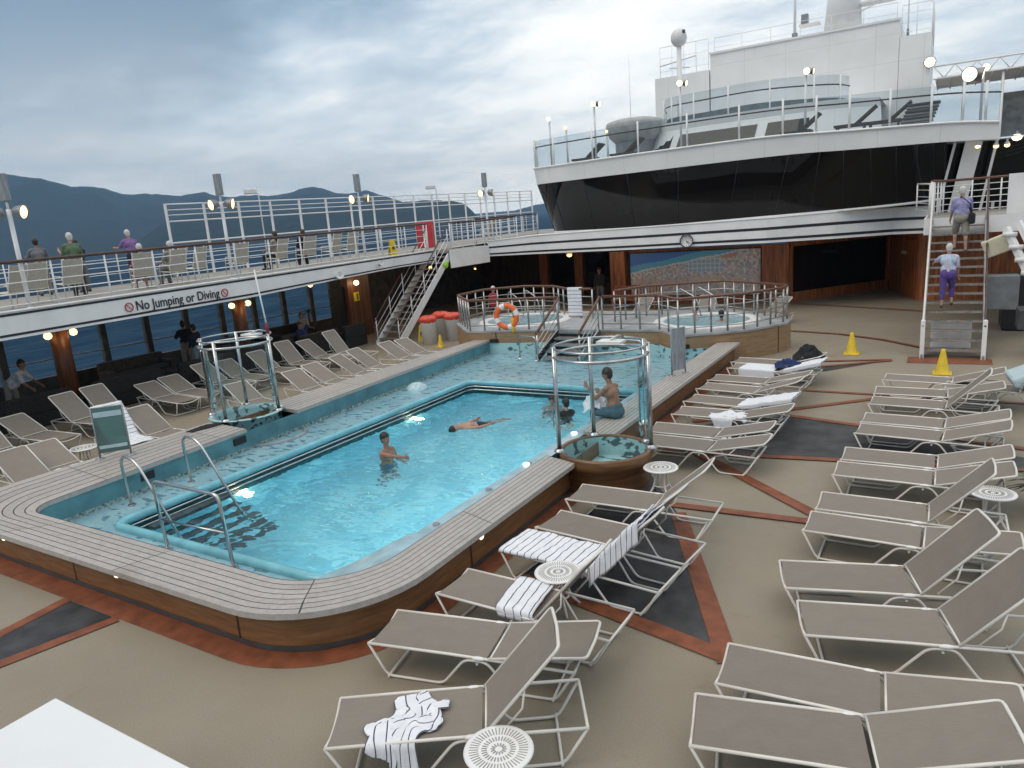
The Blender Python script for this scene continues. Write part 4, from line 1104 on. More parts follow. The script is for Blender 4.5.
# ------------------------------------------------------------------ starboard side: stairs and landing
ss = stairs('steep open staircase with steel treads on the starboard side carrying two people', -.44, .91, 21.15, 25.2, 3.42, 16, ('white_tube', 'wood_rail_dark'), 'grey_metal', 0, top_post=1.05)
mb = MB(); mb.box((-.44, 21.2, .5), (.1, .14, 1.0)); mb.build('newel', 'white_paint', ss, True)
mb = MB(); mb.box((.91, 21.2, .5), (.1, .14, 1.0)); mb.build('newel', 'white_paint', ss, True)
mb = MB(); mb.box((.2, 22.9, .34), (.95, .4, .68)); t = tag(mb.build('stair_locker', 'white_plastic', bevel=.02), 'low white locker stored under the starboard stairs', 'locker')
sd = thing('starboard_landing', 'white edged landing at the head of the starboard stairs', 'deck', (1, 27, 3.3))
mb = MB(); mb.prism([(-.6, 25.2), (4.5, 25.2), (4.5, 33.0), (-.6, 31.7)], 3.3, 3.44); mb.build('landing_floor', 'deck_upper', sd, True)
mb = MB(); mb.box((2., 25.19, 3.2), (5.2, .05, .48)); mb.box((-.62, 28.4, 3.2), (.05, 6.4, .48)); mb.build('landing_edge', 'white_paint', sd, True)
mb = MB(); mb.box((-.645, 28.4, 3.32), (.012, 6.3, .05)); mb.build('stripe', 'black_stripe', sd, True)
mb = MB(); mb.box((2.4, 25.4, 3.75), (2.0, .1, 1.6)); mb.build('white_screen', 'white_paint', sd, True)
sr_ = thing('landing_railing', 'white railing with a brown top rail behind the man on the starboard stairs', 'railing', (0, 28, 3.44))
railing(sr_, [(-1.0, 29.4, 3.5), (-.6, 28.5, 3.46), (-.55, 27.3, 3.44)], 1.0, 4, 'white_paint', 'white_paint', .8, .024, .028, .012)
railing(sr_, [(-.5, 25.7, 3.44), (-.2, 28.8, 3.44), (2.2, 28.9, 3.44), (4.2, 28.6, 3.44)], 1.08, 5, 'wood_rail', 'white_paint', .7, .024, .04, .013)
# starboard machinery next to the stairs
dv = thing('boat_davit', 'white angled davit arm with rollers right of the starboard stairs', 'davit', (1.6, 23, 0))
mb = MB(); mb.bar((1.3, 23.2, 3.15), (2.1, 22.4, 1.35), .12, .16); mb.build('arm', 'white_paint', dv, True)
mb = MB(); mb.bar((1.55, 23.1, 3.3), (2.35, 22.3, 1.5), .1, .14); mb.build('arm', 'white_paint', dv, True)
for k in range(5):
    mb = MB(); p = Vector((1.3, 23.2, 3.15)).lerp(Vector((2.1, 22.4, 1.35)), .1 + .18 * k); mb.tube([p + Vector((-.16, -.1, .02)), p + Vector((.16, -.1, .02))], .06, 10); mb.build('roller', 'white_plastic', dv, True)
mb = MB(); mb.tube([(2.2, 22.3, 0), (2.2, 22.3, 1.6)], .07, 10); mb.build('pedestal', 'white_paint', dv, True)
mb = MB(); mb.box((1.12, 23.4, 2.68), (.6, .3, .46), Matrix.Rotation(R(-22), 3, 'Y')); o = tag(mb.build('equipment_box', 'cream', bevel=.03), 'cream box tilted beside the davit arm at the starboard stairs', 'box')
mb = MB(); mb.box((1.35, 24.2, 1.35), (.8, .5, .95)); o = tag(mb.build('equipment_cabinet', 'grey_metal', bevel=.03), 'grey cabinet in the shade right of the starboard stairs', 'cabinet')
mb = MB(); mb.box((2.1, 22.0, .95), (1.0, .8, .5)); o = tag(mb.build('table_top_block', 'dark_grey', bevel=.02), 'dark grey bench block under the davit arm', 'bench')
mb = MB(); mb.box((2.7, 26.4, .8), (2.4, 1.6, 1.55)); o = tag(mb.build('dark_area_block', 'black', bevel=.03), 'black counter standing in for the dark area on the starboard side', 'filler')  # black block added only to fill the dark area beside the stairs

# ------------------------------------------------------------------ top deck
mb = MB()
hp = [(-13.35, 10.87), (-10.56, 10.85), (-10.54, 11.68), (-2.29, 11.46), (-2.26, 11.0), (-1.02, 10.8)]
hs = thing('funnel_house', 'tall white deck house with a stepped roof behind the glass screens', 'deck house', (-7, 40, 6.4))
mb.box((-12.0, 40.5, 8.6), (2.8, 5, 4.54)); mb.box((-6.4, 40.5, 8.98), (8.27, 5, 5.3)); mb.box((-1.65, 40.5, 8.6), (1.2, 5, 4.5)); mb.build('house_wall', 'panel_paint', hs, True)
mb = MB(); mb.box((-6.4, 37.98, 11.6), (8.4, .1, .09)); mb.build('roof_trim', 'white_paint', hs, True)
rl = thing('roof_railing', 'thin white railing along the roof of the white deck house', 'railing', (-8, 38.3, 11))
railing(rl, [(-13.2, 38.3, 10.87), (-10.7, 38.3, 10.87)], 1.5, 2, 'white_paint', 'white_paint', .6, .015, .015, .01)
railing(rl, [(-10.4, 38.3, 11.63), (-2.4, 38.3, 11.63)], .7, 1, 'white_paint', 'white_paint', 1.3, .013, .013, .01)
railing(rl, [(-2.2, 38.3, 10.85), (-1.05, 38.3, 10.85), (-1.05, 42, 10.85)], 1.3, 3, 'white_paint', 'white_paint', .6, .015, .015, .01)
# bridge deck: white apron, dark slanted windows, curved screen
br = thing('upper_deck_house', 'white rounded upper deck house with slanted dark windows below a curved glass screen', 'deck house', (-8, 34, 6.5))
B0 = curve([(-13.2, 36.5, 6.4), (-12.0, 33.2, 6.4), (-8.5, 32.5, 6.4), (-4.5, 32.6, 6.4), (-2.5, 34, 6.4)], 40)
B1 = [Vector((p.x * .97 - .2, p.y + .55, 7.75)) for p in B0]; B2 = [Vector((p.x * .985 - .1, p.y - .05, 8.1)) for p in B1]
mb = MB(); mb.strip(B0, B1, smooth=True); mb.strip(B1, B2, smooth=True); mb.strip(B2, [Vector((p.x, 38, 8.1)) for p in B2]); mb.build('apron', 'panel_paint', br, True)
for f0, f1 in ((.16, .23), (.25, .34), (.36, .44), (.46, .58), (.6, .7)):
    i0, i1 = int(f0 * len(B0)), int(f1 * len(B0))
    A = [B0[i].lerp(B1[i], .3) + Vector((0, -.03, 0)) for i in range(i0, i1 + 1)]; Bq = [B0[i].lerp(B1[i], .82) + Vector((.12, -.03, 0)) for i in range(i0, i1 + 1)]
    mb = MB(); mb.strip(A, Bq); mb.build('slanted_window', 'dark_glass', br, True)
sc2 = thing('curved_wind_screen', 'curved tinted glass wind screen with white posts on the upper deck house', 'railing', (-8, 34, 8.1))
S0 = curve([(-12.3, 36.4, 8.08), (-11.6, 34.4, 8.08), (-9.9, 33.9, 8.1), (-7.2, 33.9, 8.15), (-4.6, 34.2, 8.0), (-3.9, 35.2, 7.95)], 40)
for i in range(0, len(S0) - 1, 5):
    seg = S0[i:i + 6]; mb = MB(); mb.strip(seg, [p + Vector((0, 0, 1.22)) for p in seg]); mb.build('glass_panel', 'screen_glass', sc2, True)
    mb = MB(); mb.tube([seg[0] + Vector((0, -.04, 0)), seg[0] + Vector((0, -.04, 1.24))], .035, 8); mb.build('post', 'white_paint', sc2, True)
mb = MB(); mb.tube([p + Vector((0, .08, .85)) for p in S0], .03, 6); mb.build('handrail', 'wood_rail_dark', sc2, True)
mb = MB(); mb.strip([p + Vector((0, .3, 0)) for p in S0], [p + Vector((0, .3, .35)) for p in S0]); mb.build('kick_plate', 'grey_metal', sc2, True)
# grey round canopy
cn = thing('round_canopy', 'grey rounded canopy on the top deck left of the white deck house', 'canopy', (-12.9, 33.6, 6.5))
mb = MB(); mb.lathe([(.95, 1.0), (1.2, 1.25), (1.35, 1.75), (1.3, 1.9), (.9, 2.02), (.001, 2.08)], 30); mb.build('shell', 'tan_canopy', cn)
mb = MB(); mb.lathe([(.93, 0), (.93, 1.05)], 24); mb.build('base', 'grey_metal', cn)
# radome mast
rm = thing('radome_mast', 'white mast with a round radome and thin cross arms', 'mast', (-11.2, 35.2, 6.5))
mb = MB(); mb.tube([(0, 0, 0), (0, 0, 5.2)], [.16, .11], 12); mb.build('pole', 'white_paint', rm)
mb = MB(); mb.sphere((0, 0, 5.5), .37, 20, 14, sc=(1, 1, 1.1)); mb.build('radome', 'white_plastic', rm)
mb = MB(); mb.tube([(-.95, 0, 4.4), (.75, .1, 4.62)], .03, 6); mb.tube([(-.4, -.3, 4.2), (.4, .3, 4.2)], .025, 6); mb.build('cross_arm', 'white_paint', rm)
mb = MB(); mb.box((.3, -.2, 5.7), (.12, .08, .14)); mb.build('radome_hatch', 'dark_grey', rm)
# whip antennas and main mast
for x, y, z0, z1, r, lb in ((-14.6, 37.5, 6.5, 12.3, .02, 'thin whip antenna left of the radome'), (-6.68, 38.5, 11.6, 14.4, .07, 'short thick white antenna on the deck house roof'), (-2.0, 39, 11, 14, .03, 'thin antenna at the right end of the deck house roof')):
    t = thing('antenna', lb, 'antenna', (x, y, z0)); mb = MB(); mb.tube([(0, 0, 0), (0, 0, (z1 - z0) * .6), (.02, 0, z1 - z0)], [r, r * .8, r * .35], 8); mb.build('whip', 'white_paint', t)
    mb = MB(); mb.tube([(0, 0, 0), (0, 0, .3)], r * 1.9, 8); mb.build('socket', 'grey_metal', t)
mm = thing('main_mast', 'white main mast with platforms cut off by the top of the photo', 'mast', (-4.75, 39.5, 11.4))
mb = MB(); mb.tube([(0, 0, 0), (.1, 0, 3.5)], [.85, .6], 20); mb.build('tower', 'white_paint', mm)
mb = MB(); mb.box((1.5, -.2, 1.35), (1.4, .8, .08)); mb.build('platform', 'white_paint', mm)
mb = MB(); mb.box((-1.4, -.2, .9), (.9, .6, .07)); mb.build('platform', 'white_paint', mm)
mb = MB(); mb.tube([(1.5, -.3, 1.4), (1.5, -.3, 2.2)], .12, 10); mb.box((-1.6, -.3, 1.15), (.3, .3, .45)); mb.build('radar_box', 'grey_metal', mm)
mb = MB(); mb.tube([(.8, -.5, 1.0), (2.2, -.5, 1.45)], .03, 6); mb.tube([(2.2, -.5, 1.45), (2.2, -.5, 2.1)], .02, 6); mb.tube([(.8, -.5, 2.1), (2.2, -.5, 2.1)], .02, 6); mb.build('platform_rail', 'white_paint', mm)
# dark loungers and stacks seen through the glass
for k, (x, y, lb) in enumerate([(-5.2, 30.6, 'dark brown lounger back seen through the glass near the middle post'), (-3.3, 30.6, 'dark brown lounger back seen through the glass at the right of the middle post'), (-2.2, 30.7, 'dark lounger back beside the striped stack behind the glass'), (-12.4, 30.9, 'dark folded lounger behind the glass below the round canopy'), (-14.4, 31.2, 'dark folded lounger at the far left behind the glass')]):
    t = thing('top_deck_lounger', lb, 'lounger', (x, y, 6.55))
    mb = MB(); mb.box((0, 0, .25), (1.1, .7, .08)); mb.build('seat', 'bench_brown', t)
    mb = MB(); mb.box((.5, 0, .55), (.9, .7, .06), Matrix.Rotation(R(-40), 3, 'Y')); mb.build('backrest', 'bench_brown', t)
    mb = MB()
    for sx in (-.45, .45):
        for sy in (-.3, .3): mb.box((sx, sy, .11), (.05, .05, .22))
    mb.build('frame', 'dark_grey', t)
t = thing('lounger_stack', 'stack of grey striped loungers behind the glass at the starboard end', 'stack', (-1.2, 30.6, 6.45))
for k in range(7):
    mb = MB(); mb.box((.04 * k, 0, .12 + .11 * k), (1.0, .7, .05)); mb.build('stacked_lounger', 'grey_metal' if k % 2 else 'dark_grey', t)
# lamp posts of the top deck
for (x, y, z, heads, m, sc, lb) in [(-15.78, 30.5, 8.72, 1, 'lamp_white', .8, 'white lamp on a post at the left end of the top deck glass'), (-15.2, 31, 8.3, 1, 'lamp_warm', .7, 'smaller lamp set back behind the leftmost top deck lamp'),
                                    (-13.55, 30.5, 9.05, 2, 'lamp_white', 1., 'tall double lamp on a post left of the round canopy'), (-13.2, 31, 7.9, 1, 'lamp_warm', .6, 'low small lamp right behind the tall double lamp'),
                                    (-9.7, 30.5, 9.3, 2, 'lamp_white', 1., 'double lamp on a post in front of the radome mast'), (-4.88, 30.5, 8.98, 2, 'lamp_white', 1., 'double lamp on a post in front of the middle of the deck house'),
                                    (.21, 30.6, 8.05, 2, 'lamp_white', 1.9, 'brightest lamp on the short post near the starboard corner'), (.75, 31., 8.25, 1, 'lamp_white', 1., 'single lamp on the white post at the starboard corner')]:
    flood('top_deck_lamp', lb, (x, y, 6.4), z, 0, (.25, -.97), .045, heads, 'lamp posts of the top deck', m, sc)
t = thing('wall_lamp', 'round flood lamp fixed on the right end of the white deck house', 'lamp', (-1.05, 37.9, 9.62), 0)
mb = MB(); mb.lathe([(.001, 0), (.2, 0), (.24, .2), (.2, .24)], 18, M=Matrix.Rotation(R(100), 3, 'X')); mb.build('housing', 'grey_metal', t)
mb = MB(); mb.lathe([(.2, .225), (.001, .235)], 18, M=Matrix.Rotation(R(100), 3, 'X')); mb.build('lens', 'lamp_white', t)
for k, (x, z, lb) in enumerate([(.69, 5.55, 'left amber lamp under the starboard end of the bulwark'), (1.2, 5.5, 'second amber lamp under the starboard end of the bulwark'), (1.5, 5.5, 'third amber lamp near the starboard end'), (1.75, 5.72, 'bright round lamp hanging at the far starboard end')]):
    t = thing('hanging_lamp', lb, 'lamp', (x, 29.4, z)); q = 1.4 if k == 3 else .8
    mb = MB(); mb.sphere((0, 0, 0), .1 * q, 14, 8, sc=(1, 1, .8)); mb.build('bulb', 'lamp_white' if k == 3 else 'lamp_warm', t)
    mb = MB(); mb.tube([(0, .05, .05), (0, .05, .2)], .03, 8); mb.lathe([(.12 * q, .03), (.05, .11), (.03, .12)], 14); mb.build('fixture', 'grey_metal', t)
# truss canopy to starboard
tr = thing('truss_canopy', 'grey canopy with zigzag truss edge behind the starboard corner', 'canopy', (1.5, 34, 8))
mb = MB(); mb.box((2.4, 35.5, 8.42), (6.2, 3.4, .06)); mb.build('roof_sheet', 'white_paint', tr, True)
mb = MB(); 
for z in (8.4, 8.85): mb.tube([(-.8, 33.8, z), (5.5, 33.8, z)], .035, 6)
for k in range(18): mb.tube([(-.8 + .35 * k, 33.8, 8.4 if k % 2 else 8.85), (-.8 + .35 * (k + 1), 33.8, 8.85 if k % 2 else 8.4)], .022, 6)
mb.build('truss', 'white_paint', tr, True)
for k in range(14):
    mb = MB(); mb.tube([(-.7 + .45 * k, 33.8, 8.36), (-.7 + .45 * k, 37.2, 8.36)], .03, 6); mb.build('rafter', 'white_paint', tr, True)
mb = MB(); mb.box((3.9, 36.8, 7.0), (4.6, .1, 1.7)); mb.build('rear_screen', 'screen_pale', tr, True)
for x in (1.45, 3.5):
    mb = MB(); mb.tube([(x, 33.9, 3.4), (x, 33.9, 8.4)], .05, 8); mb.build('post', 'white_paint', tr, True)
t = thing('louvre_wall', 'white ribbed wall panel behind the starboard landing', 'wall', (2.5, 31.5, 3.44))
mb = MB()
for k in range(14): mb.box((0, 0, .1 + .17 * k), (2.6, .06, .1))
mb.build('louvres', 'white_paint', t)
mb = MB(); mb.box((0, .06, 1.2), (2.7, .04, 2.4)); mb.build('backing', 'grey_metal', t)
for x in (-1.2, -.7):
    mb = MB(); mb.box((x, -.2, 1.2), (.1, .1, 2.4)); mb.build('post', 'white_paint', t)

# ------------------------------------------------------------------ port side below the promenade
pw = thing('port_bulwark', 'dark bulwark with window posts along the open port side in front of the sea', 'wall', (-24.1, 14, 0))
mb = MB(); mb.box((-24.1, 9, .31), (.16, 34, .62)); mb.build('bulwark', 'dark_post', pw, True)
mb = MB(); mb.box((-24.1, 31.5, 1.4), (.16, 15.4, 2.9)); mb.build('end_screen', 'dark_post', pw, True)
for k in range(13):
    y = 3.9 + 1.56 * k
    mb = MB(); mb.box((-24.1, y, 1.66), (.16, .2, 2.06)); mb.build('window_post', 'dark_post', pw, True)
mb = MB(); mb.tube([(-24.05, -6, 1.15), (-24.05, 24, 1.15)], .022, 8); mb.build('guard_bar', 'grey_metal', pw, True)
def pillar(y, lb, x=-21.0):
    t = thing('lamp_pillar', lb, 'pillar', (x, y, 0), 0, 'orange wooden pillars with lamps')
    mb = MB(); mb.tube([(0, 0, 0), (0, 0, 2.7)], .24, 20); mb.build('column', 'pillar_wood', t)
    for s in (-1, 1):
        mb = MB(); mb.sphere((.12, s * .34, 2.2), .105, 14, 8); b = mb.build('lamp', 'lamp_warm', t)
        mb = MB(); mb.tube([(.05, s * .2, 2.2), (.11, s * .28, 2.2)], .05, 8); mb.build('bracket', 'grey_metal', b)
    ld = bpy.data.lights.new('pillar_lamp_light', 'POINT'); ld.energy = 5; ld.color = (1, .66, .3); ld.shadow_soft_size = .15
    lo = bpy.data.objects.new('pillar_lamp_light', ld); COL.objects.link(lo); lo.location = (x + .5, y, 2.2)
pillar(10.35, 'orange wooden pillar with two lamps nearest the left edge of the photo')
pillar(16.35, 'orange wooden pillar with two lamps behind the port shower')
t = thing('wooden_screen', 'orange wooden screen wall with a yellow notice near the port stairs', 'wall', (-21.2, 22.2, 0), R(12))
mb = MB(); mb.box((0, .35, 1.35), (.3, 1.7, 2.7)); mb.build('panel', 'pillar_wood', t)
mb = MB(); mb.box((-.1, -.9, 1.15), (.12, 1.1, 2.1)); mb.build('dark_panel', 'wicker', t)
mb = MB(); mb.box((.17, .05, 1.72), (.02, .42, .36)); mb.build('yellow_notice', 'sign_yellow', t)
mb = MB(); mb.box((.185, .12, 1.72), (.012, .1, .24)); mb.build('notice_figure', 'dark_grey', t)
mb = MB(); mb.sphere((.3, -.05, 2.3), .11, 14, 8); mb.build('lamp', 'lamp_white', t)
ld = bpy.data.lights.new('screen_lamp_light', 'POINT'); ld.energy = 7; ld.color = (1, .66, .3); ld.shadow_soft_size = .15
lo = bpy.data.objects.new('screen_lamp_light', ld); COL.objects.link(lo); lo.location = (-20.6, 22.2, 2.25)
for k, (x, y, z, lb) in enumerate([(-20.8, 19.6, 2.5, 'small amber ceiling lamp over the port seats'), (-14.6, 29.4, 2.62, 'amber ceiling lamp left of the mural under the front overhang'), (-19.5, 29.0, 2.2, 'tiny amber lamp in the dark recess behind the port stairs'), (-20.5, 26.8, 2.5, 'amber ceiling lamp seen through the port stairs')]):
    t = thing('ceiling_lamp', lb, 'lamp', (x, y, z)); q = (1., 1.2, .55, .8)[k]
    mb = MB(); mb.sphere((0, 0, 0), .1 * q, 14, 8, sc=(1, 1, .7)); mb.build('bulb', 'lamp_amber', t)
    mb = MB(); mb.lathe([(.14 * q, .06), (.14 * q, .1), (.001, .1)], 16); mb.build('mount', 'grey_metal', t)
    ld = bpy.data.lights.new('ceiling_lamp_light', 'POINT'); ld.energy = 22 * q; ld.color = (1, .66, .36); ld.shadow_soft_size = .1
    lo = bpy.data.objects.new('ceiling_lamp_light', ld); COL.objects.link(lo); lo.location = (x, y, z - .2)
# dark wicker furniture
def sofa(x, y, rz, w, lb, m='wicker'):
    t = thing('wicker_sofa', lb, 'sofa', (x, y, 0), R(rz))
    mb = MB(); mb.box((0, 0, .2), (w, .8, .38)); mb.build('base', m, t, bevel=.04)
    mb = MB(); mb.box((0, .32, .62), (w, .2, .5)); mb.build('backrest', m, t, bevel=.05)
    for s in (-1, 1):
        mb = MB(); mb.box((s * (w / 2 - .09), -.05, .5), (.18, .75, .26)); mb.build('armrest', m, t, bevel=.05)
    mb = MB(); mb.box((0, -.06, .45), (w - .4, .66, .14)); mb.build('cushion', 'dark_grey' if m == 'wicker' else m, t, bevel=.05)
for a in [(-22.9, 8.3, 90, 1.8, 'dark wicker sofa behind the bending crew member'), (-20.3, 9.0, -90, 1.7, 'dark wicker sofa with its back to the first port loungers'), (-20.2, 11.4, -90, 2.0, 'dark wicker sofa below the first orange pillar'), (-20.1, 13.9, -90, 2.0, 'dark wicker sofa in front of the brown bench'),
          (-20.0, 16.4, -90, 1.9, 'dark wicker sofa behind the port shower'), (-20.0, 18.6, -90, 1.9, 'dark wicker sofa beside the second orange pillar'), (-22.6, 17.6, 90, 1.8, 'dark wicker sofa under the sea windows beyond the second pillar'), (-22.7, 20.0, 90, 2.0, 'dark wicker sofa under the windows near the wooden screen'), (-19.9, 20.4, -90, 1.2, 'dark wicker armchair near the foot of the port stairs')]:
    sofa(*a)
sofa(-22.7, 13.4, 90, 2.2, 'long brown bench under the sea windows between the two pillars', 'bench_brown')
t = thing('potted_palm', 'small dark potted palm against the sea windows', 'plant', (-22.2, 20.6, 0))
mb = MB(); mb.lathe([(.001, 0), (.18, 0), (.24, .4), (.2, .4), (.001, .36)], 16); mb.build('pot', 'pot', t)
mb = MB(); mb.tube([(0, 0, .35), (.02, 0, 1.3)], [.05, .03], 8); mb.build('stem', 'dark_wood', t)
def fronds(n, L, z, m, t, droop=.5, seed=1):
    rnd = random.Random(seed); mb = MB()
    for k in range(n):
        a = 2 * pi * k / n + rnd.uniform(-.3, .3); up = rnd.uniform(.1, .9); l = L * rnd.uniform(.7, 1.1)
        pts = [Vector((cos(a) * l * f, sin(a) * l * f, z + up * l * f - droop * l * f * f * 1.4)) for f in (0, .25, .5, .75, 1)]
        side = Vector((-sin(a), cos(a), 0))
        for q in range(4):
            w0 = .07 * L * (1 - abs(q / 4 - .35)); w1 = .07 * L * (1 - (q + 1) / 4.2)
            mb.add([pts[q] + side * w0, pts[q] - side * w0, pts[q + 1] - side * w1, pts[q + 1] + side * w1], [(0, 1, 2, 3)])
    mb.build('leaves', m, t)
fronds(14, .6, 1.3, 'leaf', t)
t = thing('potted_plant', 'dark leafy plant at the right edge of the photo beside the round table', 'plant', (1.28, 11.15, 0))
mb = MB(); mb.lathe([(.001, 0), (.16, 0), (.2, .34), (.17, .34), (.001, .3)], 16); mb.build('pot', 'pot', t)
fronds(40, .5, .34, 'leaf', t, .35, 3)
# white cabinet in the left foreground
t = thing('deck_cabinet', 'flat white cabinet top in the near left corner of the photo', 'cabinet', (-4.8, 1.2, 0))
mb = MB(); mb.box((0, 0, .43), (2.0, 2.05, .86)); mb.build('carcass', 'box_white', t)
mb = MB(); mb.box((0, 0, .885), (2.12, 2.17, .05)); mb.build('top', 'box_white', t, bevel=.01)
mb = MB(); mb.lathe([(.001, .012), (.02, .01), (.024, 0)], 10, (.72, .78, .91)); mb.build('screw_cap', 'grey_metal', t)

# slatted bench under the mural
t = thing('slatted_bench', 'orange slatted wooden bench below the left part of the mural', 'bench', (-12.0, 30.6, 0))
for k in range(4):
    mb = MB(); mb.box((0, -.22 + .14 * k, .44), (2.2, .1, .04)); mb.build('seat_slat', 'orange_wood', t)
for k in range(15):
    mb = MB(); mb.box((-1.05 + .15 * k, .3, .74), (.05, .03, .46)); mb.build('back_slat', 'orange_wood', t)
mb = MB(); mb.box((0, .3, 1.0), (2.2, .05, .07)); mb.build('top_rail', 'orange_wood', t)
for x in (-1.0, 1.0):
    mb = MB(); mb.box((x, 0, .21), (.07, .6, .42)); mb.build('leg', 'orange_wood', t)
# ------------------------------------------------------------------ sun loungers
BACK_L = .95; SEAT_L = 1.26; HW = .3
def make_lounger(loc, rz, ang, label, group):
    t = thing('sun_lounger', label, 'sun lounger', loc, rz, group)
    def sling(x0, x1, name, z):
        mb = MB(); nx, ny = 14, 8; vs = []
        for lay in (0, -.008):
            for i in range(nx + 1):
                for j in range(ny + 1):
                    x = x0 + (x1 - x0) * i / nx; y = -HW + 2 * HW * j / ny; q = 1 - (y / HW) ** 2
                    e = min(1, min(i, nx - i) / 3 + .25)
                    vs.append((x, y, z + lay - .028 * q * e + .004 * noise.noise(Vector((x * 4, y * 5, z)))))
        k = ny + 1; o = (nx + 1) * k; fs = []
        for i in range(nx):
            for j in range(ny):
                a = i * k + j; fs.append((a, a + k, a + k + 1, a + 1)); fs.append((o + a, o + a + 1, o + a + k + 1, o + a + k))
        mb.add(vs, fs, 0, True)
        return mb
    sling(-SEAT_L + .02, -.02, 'seat', .372).build('seat', 'sling', t)
    for s in (-1, 1):
        y = s * (HW + .008)
        mb = MB(); mb.tube(rounded([(-SEAT_L, y, .37), (-.4, y, .37), (.82, y, .35)], .02, 2), .0145, 8); mb.build('side_rail', 'white_tube', t)
        yl = s * (HW - .02)
        mb = MB(); mb.tube(rounded([(-SEAT_L, y, .37), (-1.1, yl, .022), (-.5, yl, .022), (-.24, y, .335), (-.02, y, .335), (.2, yl, .022), (.62, yl, .022), (.82, y, .35)], .07, 4), .0135, 8); mb.build('leg_frame', 'white_tube', t)
        mb = MB(); mb.sphere((-.1, y, .362), .03, 10, 6, sc=(2.4, .8, .7)); mb.build('hinge_cap', 'white_plastic', t)
    for x, z, bow in ((-SEAT_L, .37, -.06), (.82, .35, 0), (-1.08, .03, 0), (.6, .03, 0), (-.12, .3, 0)):
        mb = MB(); mb.tube([(x, (HW + .008) * f, z + bow * (1 - f * f)) for f in (-1, -.5, 0, .5, 1)], .0135, 8); mb.build('cross_bar', 'white_tube', t)
    bk = sling(.015, BACK_L - .01, 'backrest', .006).build('backrest', 'sling', t); bk.location = (0, 0, .37); bk.rotation_euler = (0, -R(ang), 0)
    mb = MB(); y = HW + .006
    mb.tube(rounded([(0, -y, 0), (BACK_L, -y, 0), (BACK_L + .01, 0, -.01), (BACK_L, y, 0), (0, y, 0)], .05, 3), .0145, 8)
    mb.tube([(.02, -y, 0), (.02, y, 0)], .011, 6); mb.build('back_frame', 'white_tube', bk)
    for s in (-1, 1):
        mb = MB(); mb.tube([(.5, s * y, -.01), (.36, s * y * .97, -.1), (.12, s * y * .97, -.1)], .01, 6); mb.build('prop', 'white_tube', bk)
    return t
LOUNGE = {}
proto = None
def lounger(key, hx, hy, yaw, ang, label, group):
    global proto
    jr = random.Random(key); yaw += jr.uniform(-1.6, 1.6); ang += jr.uniform(-1.5, 1.5); hx += jr.uniform(-.02, .02)
    loc = (hx, hy, 0)
    if proto is None:
        proto = make_lounger(loc, R(yaw), ang, label, group); t = proto
    else:
        t = dup(proto, loc, R(yaw), label, group)
        for ch in t.children:
            if ch.name.startswith('backrest'): ch.rotation_euler = (0, -R(ang), 0)
    LOUNGE[key] = (hx, hy, yaw, ang)
    return t
ORD = ['first', 'second', 'third', 'fourth', 'fifth', 'sixth', 'seventh', 'eighth', 'ninth', 'tenth', 'eleventh', 'twelfth', 'thirteenth', 'fourteenth']
def how(a): return 'nearly flat' if a < 12 else 'low tilted' if a < 26 else 'half raised' if a < 44 else 'steeply raised'
GR = 'loungers of the outer starboard row'; GL = 'loungers of the starboard row beside the pool'; GO = 'loungers of the outer port row'; GI = 'loungers of the port row beside the pool'
RT = [('R1', -.29, 5.1, 14, 17), ('R2', -.25, 5.72, 5, 6), ('R3', .18, 6.98, 17, 47), ('R4', -.16, 7.8, 17, 46), ('R5', -.08, 8.92, 0, 4), ('R6', -.03, 9.66, 0, 47), ('R7', 0., 10.98, 0, 15), ('R8', .02, 11.7, 1, 15),
      ('R9', .08, 13.03, -3, 17), ('R10', .1, 13.78, -2, 17), ('R11', .13, 15.03, -5, 45), ('R12', .15, 15.95, -1, 15), ('R13', .2, 17.1, -4, 17)]
for i, (k, x, y, yw, a) in enumerate(RT):
    lounger(k, x, y, yw, a, f'taupe lounger with {how(a)} back, {ORD[i]} from the camera in the outer starboard row', GR)
LT = [('L0', -3.09, 4.2, 33, 48, 'with a crumpled striped towel'), ('L1', -3.5, 5.1, 12, 10, 'empty'), ('L2', -3.38, 5.87, 0, 50, 'with a folded striped towel'), ('L3', -3.23, 6.95, -6, 48, 'wholly covered by a striped towel'), ('L4', -3.18, 7.68, -7, 50, 'behind the towel covered one'),
      ('L5', -3.26, 8.85, 3, 40, 'beside the round shower'), ('L6', -3.22, 11.45, -3, 13, 'front one of the pair beyond the shower'), ('L7', -3.33, 12.2, -1, 13, 'back one of the pair beyond the shower'), ('L8', -3.23, 13.4, -3, 15, 'carrying a bunched white towel'), ('L9', -3.29, 14.3, -5, 15, 'with a white towel over its back'),
      ('L10', -3.33, 15.4, -6, 18, 'empty front one before the whirlpool'), ('L11', -3.36, 16.3, -6, 15, 'empty back one before the whirlpool'), ('L12', -3.22, 17.6, -8, 15, 'white towels near the whirlpool'), ('L13', -3.32, 18.3, -8, 16, 'dark bag on its back')]
for i, (k, x, y, yw, a, ex) in enumerate(LT):
    lounger(k, x, y, yw, a, f'taupe lounger with {how(a)} back, {ex}, starboard coping', GL)
OT = [('O0', -17.1, 6.7, 176, 32), ('O1', -17.69, 7.75, 182, 24), ('O2', -17.95, 9.0, 184, 40), ('O3', -18.0, 9.75, 180, 40), ('O4', -18.04, 11.2, 176, 19), ('O5', -18.06, 11.9, 174, 22), ('O6', -18.05, 13.0, 180, 32), ('O7', -18.2, 13.85, 174, 27), ('O8', -17.85, 14.8, 178, 33), ('O9', -17.9, 15.85, 175, 42), ('O10', -17.8, 16.85, 180, 32), ('O11', -17.5, 17.6, 180, 50)]
